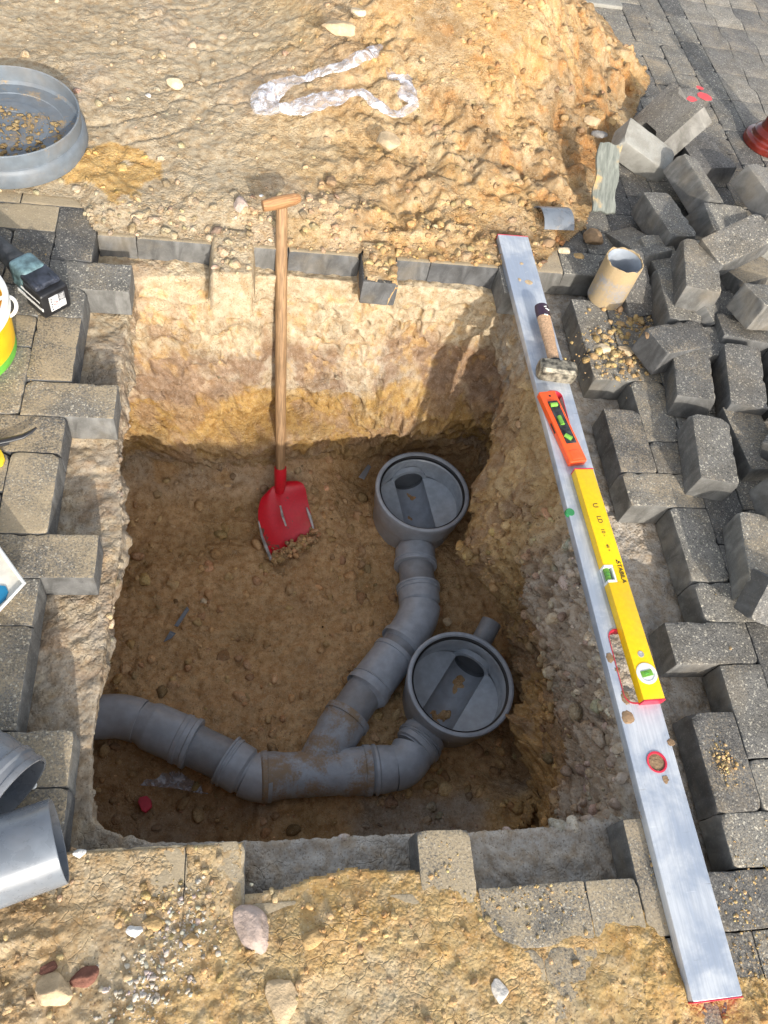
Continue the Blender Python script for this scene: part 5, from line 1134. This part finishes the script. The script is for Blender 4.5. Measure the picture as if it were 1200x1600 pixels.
o = from_np('dried_mud', Vv.reshape(-1, 3), (IF[None]+(np.arange(n)*len(IV))[:, None, None]).reshape(-1, 3), M['soil'], root, col=np.tile(TAN*.8, (n*len(IV), 1))); tag(o, kind='stuff')

# ---------------------------------------------------------------- loose grey pipes at lower left
def open_pipe(name, label, a, b_, R, th, mat, prof=None, parts=True):
    """a = open mouth centre, b_ = far end"""
    a = Vector(a); b_ = Vector(b_); root = empty(name, a); tag(root, label, 'pipe'); d = (b_-a); Lg = d.length; q = d.to_track_quat('Z', 'Y').to_matrix().to_4x4()
    bm = bmesh.new(); pr = [(R-th, Lg), (R-th, .001), (R-th*.6, 0), (R-th*.25, 0), (R, .0012)]+(prof or [])+[(R if not prof else prof[-1][0], Lg)]
    lathe(bm, pr, 96, q); o = from_bm('tube', bm, mat, root, angle=25); o.color = (.05, 0, 0, 1); return root
m_ = at(93, 1313, .082); e_ = at(-150, 1398, .086)
pr_ = open_pipe('cut_pipe', 'shiny grey cut pipe lying on the pavers with its open mouth toward the pit', m_, e_, .066, .0032, M['pvc_light'])
m_ = Vector(at(27, 1238, .070)); ax_ = Vector((-.16, .115, .01)); root = empty('pipe_socket', m_+ax_*.0); tag(root, 'grey ribbed pipe socket end lying behind the shiny cut pipe', 'pipe')
q = ax_.to_track_quat('Z', 'Y').to_matrix().to_4x4(); bm = bmesh.new()
lathe(bm, [(r_*.88, z_) for r_, z_ in [(.062, .2), (.062, .03), (.066, .0), (.0705, .0), (.072, .004), (.072, .010), (.070, .012), (.070, .022), (.073, .026), (.073, .036), (.069, .040), (.069, .075), (.066, .082), (.066, .26)]], 80, q); o = from_bm('socket', bm, M['pvc_light'], root, angle=25); o.color = (.05, 0, 0, 1)

# ---------------------------------------------------------------- yellow bucket with white rim and bail
cx_, cy_ = at(-72, 545, 0)[:2]; root = empty('bucket', (cx_, cy_, 0)); tag(root, 'yellow plastic bucket with a green band and white rim, cut by the left edge', 'bucket')
rb = float(np.linalg.norm(at(27, 540, 0)[:2]-np.array([cx_, cy_])))
bm = bmesh.new(); lathe(bm, [(0, 0), (rb-.003, 0), (rb, .003), (rb+.001, .028)], 80); from_bm('green_band', bm, M['green'], root)
bm = bmesh.new(); lathe(bm, [(rb+.0012, .028), (rb+.007, .125), (rb+.006, .127), (rb-.0, .125), (rb-.006, .01), (0, .01)], 80); from_bm('wall', bm, M['bucket'], root)
bm = bmesh.new(); lathe(bm, [(rb+.004, .118), (rb+.010, .120), (rb+.012, .124), (rb+.010, .128), (rb+.012, .133), (rb+.010, .138), (rb+.013, .143), (rb+.012, .150), (rb+.006, .153), (rb, .150), (rb, .118)], 80); from_bm('rim', bm, M['white'], root)
hb = [Vector(at(px, py, z))-root.location for px, py, z in [(-8, 470, .13), (8, 462, .13), (22, 466, .125), (27, 480, .115), (20, 493, .10), (5, 496, .09), (-12, 494, .085)]]
bm = bmesh.new(); P_ = []
for k in range(len(hb)-2): P_ += arc([lerp(hb[k], hb[k+1], .5 if k else 0), hb[k+1], lerp(hb[k+1], hb[k+2], .5)], 5)[:-1]
P_.append(hb[-1]); sweep(bm, P_, [.0042]*len(P_), 14); from_bm('bail', bm, M['white'], root)

# ---------------------------------------------------------------- cordless tool with battery
f3 = [Vector(at(62, 457, .075)), Vector(at(103, 436, .075)), Vector(at(115, 486, .004)), Vector(at(74, 504, .004))]
mid = (f3[0]+f3[1]+f3[2]+f3[3])/4; xr = (f3[1]-f3[0]); xr.z = 0; wdb = xr.length; xr.normalize(); yb = Vector((-xr.y, xr.x, 0))
root = empty('cordless_tool', (mid.x, mid.y, 0)); root.rotation_euler = (0, 0, math.atan2(xr.y, xr.x)); tag(root, 'cordless power tool with a black battery lying on the left paving beside the bucket', 'power tool')
bm = bmesh.new(); bbox(bm, (0, .036, .037), (wdb+.004, .070, .070), None, .008, 3); from_bm('battery', bm, M['blackpl'], root)
bm = bmesh.new(); bbox(bm, (0, .050, .076), (wdb-.004, .060, .016), None, .006, 3); bbox(bm, (-.020, .03, .083), (.006, .03, .006), None, .002, 2); bbox(bm, (.020, .03, .083), (.006, .03, .006), None, .002, 2); from_bm('battery_shoe', bm, M['navy'], root)
bm = bmesh.new(); bbox(bm, (0, .098, .055), (wdb-.006, .062, .070), None, .016, 4); from_bm('housing', bm, M['teal'], root)
bm = bmesh.new(); sweep(bm, [Vector((0, .115, .055)), Vector((0, .15, .058)), Vector((-.002, .22, .062)), Vector((-.004, .30, .062)), Vector((-.006, .40, .06))], [.032, .026, .023, .025, .027], 28); from_bm('grip', bm, M['grip'], root)
bm = bmesh.new(); sweep(bm, [Vector((-.006, .27, .062)), Vector((-.006, .31, .062)), Vector((-.006, .40, .062))], [.026, .031, .034], 28); from_bm('collar', bm, M['teal'], root)
bm = bmesh.new(); bbox(bm, (-wdb/2-.001, .050, .030), (.003, .095, .010), None, .001, 1); bbox(bm, (-wdb/2-.001, .044, .05), (.003, .07, .006), None, .001, 1); from_bm('side_rail', bm, M['label'], root)
lx_ = .002; bm = bmesh.new(); bbox(bm, (lx_-.009, -.0004, .039), (.024, .0016, .042)); lb = from_bm('rating_label', bm, M['label'], root)
bm = bmesh.new(); bbox(bm, (lx_+.012, -.0004, .0495), (.018, .0014, .021)); from_bm('rating_label', bm, simple('grey_label', (.16, .16, .165), .4), root)
bm = bmesh.new(); bbox(bm, (lx_+.012, -.0004, .0285), (.018, .0014, .019)); from_bm('rating_label', bm, M['label'], root)
bm = bmesh.new(); T_ = Matrix.Translation((lx_-.006, -.0014, .038)) @ Matrix.Rotation(math.pi/2, 4, 'X'); lathe(bm, [(.0065, 0), (.0052, .0003), (.0052, 0)], 28, T_); bbox(bm, (lx_-.006, -.0016, .038), (.0012, .0004, .011), Euler((0, .8, 0)).to_matrix()); from_bm('prohibition_sign', bm, M['inkred'], root)
R9 = (math.pi/2, 0, 0)
text_mesh('Li-ion', .0058, M['ink'], root, (lx_-.003, -.0014, .0235), R9, .0001); text_mesh('DC 18V', .0046, M['ink'], root, (lx_+.013, -.0014, .0335), R9, .0001); text_mesh('5.0Ah', .0046, M['ink'], root, (lx_+.013, -.0014, .0265), R9, .0001)
bm = bmesh.new()
for k in range(6): bbox(bm, (lx_+.012+random.uniform(-.001, .001), -.0013, .0425+k*.0028), (random.uniform(.008, .014), .0003, .0008))
from_bm('small_print', bm, M['label'], root)
bm = bmesh.new()
for k in range(5): bbox(bm, (lx_-.016, -.0013, .024+k*.0075), (.003, .0004, .004))
from_bm('small_print', bm, M['ink'], root)

# ---------------------------------------------------------------- white paint-stained tub corner, cable end, scraps
a, b_, c_, d_ = at(-45, 800, .055), at(0, 862, .05), at(38, 912, .045), at(0, 948, .05)
cen = np.array(at(-42, 905, 0)); root = empty('plastic_tub', (cen[0], cen[1], 0)); tag(root, 'white plastic tub with blue paint on it, only its corner showing at the left edge', 'tub')
P_ = [Vector(at(*q_))-root.location for q_ in ((-60, 775, .06), (38, 912, .06), (-30, 985, .06), (-125, 845, .06))]; low = [Vector(at(*q_))-root.location for q_ in ((-52, 805, .002), (22, 905, .002), (-32, 960, .002), (-110, 860, .002))]
bm = bmesh.new(); up_ = [bm.verts.new(p_) for p_ in P_]; lo_ = [bm.verts.new(p_) for p_ in low]; m0 = sum(P_, Vector())/4; inn = [bm.verts.new(m0+(p_-m0)*.93+Vector((0, 0, -.006))) for p_ in P_]
for k in range(4):
    j = (k+1) % 4; bm.faces.new((up_[k], up_[j], lo_[j], lo_[k])); bm.faces.new((up_[k], inn[k], inn[j], up_[j]))
bm.faces.new(lo_); bm.faces.new(inn); from_bm('tub_body', bm, M['offwhite'], root, False)
bm = bmesh.new(); sweep(bm, [P_[0]+Vector((0, 0, .001)), P_[1]+Vector((0, 0, .001)), P_[2]+Vector((0, 0, .001))], [.0035]*3, 10); from_bm('tub_rim', bm, M['white'], root)
q0 = [Vector(at(*q_))-root.location for q_ in ((0, 915, .0555), (9, 916, .0555), (13, 925, .0555), (9, 936, .0555), (-2, 946, .0555), (-30, 965, .0555), (-25, 925, .0555))]
bm = bmesh.new(); t_ = [bm.verts.new(p_+Vector((0, 0, .0012))) for p_ in q0]; u_ = [bm.verts.new(p_-Vector((0, 0, .003))) for p_ in q0]; bm.faces.new(t_)
for k in range(len(q0)): bm.faces.new((t_[k], u_[k], u_[(k+1) % len(q0)], t_[(k+1) % len(q0)]))
from_bm('paint_stain', bm, M['blue'], root, False)
lo = Vector(at(20, 682, .01)); P_ = [Vector(at(*q_))-lo for q_ in ((-60, 700, .01), (-10, 692, .012), (15, 687, .014), (35, 682, .018), (48, 675, .022), (57, 668, .024))]; bm = bmesh.new(); sweep(bm, P_, [.006, .007, .007, .0065, .005, .0025], 16, True, .6)
P2 = [p_+Vector((0, -.012+.002*k, -.002)) for k, p_ in enumerate(P_[:3])]; sweep(bm, P2, [.003]*3, 10); o = from_bm('cable_end', bm, M['blackpl']); o.location = lo; tag(o, 'curved black cable end lying on the dusty left pavers', 'cable')
lo = Vector(at(0, 716, .004)); pts = [(-40, 700), (2, 704), (6, 712), (8, 718), (4, 727), (-6, 732), (-40, 735)]; bm = bmesh.new(); prism(bm, [tuple((Vector(at(a_, b2, .004))-lo)[:2]) for a_, b2 in pts][::-1], 0, .006, None, .001); o = from_bm('yellow_scrap', bm, M['yscrap']); o.location = (lo.x, lo.y, .001); tag(o, 'scrap of bright yellow plastic at the left edge below the cable end', 'scrap')

# brown glazed fitting at the right edge, standing upright
a = Vector(at(1197, 226, 0)); root = empty('brown_post', (a.x, a.y, .0)); tag(root, 'glossy red-brown post with a flared round foot at the right border above the light block', 'post')
bm = bmesh.new(); lathe(bm, [(.0, 0), (.088, 0), (.092, .004), (.092, .020), (.088, .026), (.074, .030), (.070, .036), (.070, .048), (.064, .056), (.054, .062), (.050, .075), (.049, .30), (.051, .305), (.0, .305)], 80); from_bm('flange', bm, M['brown'], root)
# items on the pit floor
def flat_piece(name, pts, z, th, mat, label, cat, tilt=0):
    W_ = [Vector(at(a_, b2, z+k*tilt)) for k, (a_, b2) in enumerate(pts)]; lo = sum(W_, Vector())/len(W_); bm = bmesh.new(); t_ = [bm.verts.new(p_-lo+Vector((0, 0, th))) for p_ in W_]; u_ = [bm.verts.new(p_-lo) for p_ in W_]
    bm.faces.new(t_); bm.faces.new(u_[::-1])
    for k in range(len(W_)): bm.faces.new((t_[k], u_[k], u_[(k+1) % len(W_)], t_[(k+1) % len(W_)]))
    bmesh.ops.bevel(bm, geom=[e for e in bm.edges], offset=min(.0012, th*.3), segments=1, affect='EDGES'); o = from_bm(name, bm, mat, None, False); o.location = lo; o.color = (.2, 0, 0, 1); return tag(o, label, cat)
flat_piece('plastic_sliver', [(272, 978), (292, 948), (296, 953), (278, 980)], -.795, .004, M['pvc_light'], 'longer thin grey plastic sliver on the pit floor', 'plastic scrap')
flat_piece('plastic_sliver', [(255, 1004), (266, 986), (275, 990), (268, 998)], -.797, .004, M['pvc_light'], 'shorter grey plastic sliver below the longer one on the pit floor', 'plastic scrap')
flat_piece('red_cap', [(216, 1255), (219, 1247), (230, 1245), (237, 1252), (238, 1262), (228, 1271), (222, 1268)], -.865, .014, M['redrim'], 'small bright red plastic cap on the near left floor of the pit', 'cap')
flat_piece('offcut', [(560, 746), (575, 726), (580, 730), (569, 750)], -.775, .004, M['pvc_dark'], 'small dark offcut lying left of the farther chamber', 'plastic scrap')
# wet clear plastic under the pipe
def ribbon(name, pts, wid, label, close=False, ns=220, nw=9, amp=.012, seed=0, mat=None, base=None):
    P_ = [Vector(p_) for p_ in pts]; N_ = len(P_); out = []
    def cr(i, f):
        g = (lambda k: P_[k % N_]) if close else (lambda k: P_[min(max(k, 0), N_-1)])
        a, b_, c, d = g(i-1), g(i), g(i+1), g(i+2); return .5*((2*b_)+(c-a)*f+(2*a-5*b_+4*c-d)*f*f+(3*b_-a-3*c+d)*f**3)
    tot = N_ if close else N_-1
    cen = [cr(int(t), t-int(t)) for t in [k*tot/ns*(1 if close else .9999) for k in range(ns+(0 if close else 1))]]; n = len(cen); V_ = []
    for k in range(n):
        t = (cen[(k+1) % n]-cen[k-1]) if close else (cen[min(k+1, n-1)]-cen[max(k-1, 0)]); t.z = 0; t.normalize(); s = Vector((-t.y, t.x, 0))
        wk = wid*(.75+.45*math.sin(k*.11+seed)*math.sin(k*.037+1)); V_ += [cen[k]+s*(wk*(j/(nw-1)-.5)) for j in range(nw)]
    V_ = np.array([v[:] for v in V_]); nn = fbm(V_, 28, 4, 200+seed); n2 = ridge(V_, 60, 3, 210+seed); edge = np.tile(1-abs(np.linspace(-1, 1, nw))**2, n)
    V_[:, 2] += amp*(.55+nn)+.004*n2+.016*edge*np.repeat(.5+.5*np.sin(np.arange(n)*.13), nw)
    F_ = grid_faces(n, nw)
    if close: F_ = np.r_[F_, np.stack([(n-1)*nw+np.arange(nw-1), (n-1)*nw+np.arange(1, nw), np.arange(1, nw), np.arange(nw-1)], 1)]
    lo = V_.mean(0); o = from_np(name, V_-lo, F_, mat or M['film']); o.location = lo; md = o.modifiers.new('thick', 'SOLIDIFY'); md.thickness = .0007; return tag(o, label, 'plastic film')
def hz2(px, py):
    z = .03
    for _ in range(4): p_ = at(px, py, z); z = max(.01, heapz(p_[0], p_[1]))
    return Vector((*at(px, py, z+.036)[:2], z+.036))
ribbon('plastic_film', [hz2(*q_) for q_ in ((410, 178), (417, 155), (445, 136), (490, 122), (550, 100), (592, 82), (607, 92), (622, 125), (636, 152), (645, 168), (618, 183), (590, 168), (555, 150), (515, 158), (470, 170), (435, 178))], .068, 'crumpled loop of clear plastic film on the sand heap', True)
bm = bmesh.new(); gx_ = np.linspace(0, 1, 40); A4 = [np.array(at(*q_, -.865)) for q_ in ((165, 1185), (330, 1215), (325, 1242), (170, 1222))]
G = np.array([[(A4[0]*(1-u_)+A4[1]*u_)*(1-v_)+(A4[3]*(1-u_)+A4[2]*u_)*v_ for u_ in gx_] for v_ in np.linspace(0, 1, 18)]).reshape(-1, 3); G[:, 2] += .014*fbm(G, 18, 4, 301)+.006*ridge(G, 50, 3, 302)+.012; lo = G.mean(0)
o = from_np('plastic_sheet', G-lo, grid_faces(18, 40), M['film']); o.location = lo; o.modifiers.new('thick', 'SOLIDIFY').thickness = .0007; tag(o, 'crumpled clear plastic sheet on the pit floor below the left pipe', 'plastic sheet')

# pieces of parts go one level deeper
def nest(root_name, child, parent):
    for r in [o for o in COL.objects if o.name.split('.')[0] == root_name and o.parent is None]:
        kids = list(r.children); ps = [k for k in kids if k.name.split('.')[0] == parent]
        if not ps: continue
        for c in [k for k in kids if k.name.split('.')[0] == child]:
            cc_ = sum((Vector(q) for q in c.bound_box), Vector())/8+c.location
            c.parent = min(ps, key=lambda p_: (sum((Vector(q) for q in p_.bound_box), Vector())/8+p_.location-cc_).length)
bpy.context.view_layer.update()
for rn, ch, pa in (('spirit_level', 'bubble', 'vial'), ('spirit_level', 'vial_line', 'vial'), ('torpedo_level', 'vial', 'window'), ('cordless_tool', 'rating_label', 'battery'), ('cordless_tool', 'side_rail', 'battery'),
                   ('upturned_lid', 'dried_mud', 'dished_floor'), ('straightedge', 'slot_rim', 'bar'), ('club_hammer', 'white_mark', 'painted_end'), ('shovel', 'bare_edge', 'blade'), ('shovel', 'weld_rib', 'blade'), ('inspection_chamber', 'seal_ring', 'chamber_body'), ('plastic_tub', 'paint_stain', 'tub_body')):
    nest(rn, ch, pa)
for o in [o for o in COL.objects if o.parent and o.parent.name.split('.')[0] == 'bar']: o.location = o.location-o.parent.location
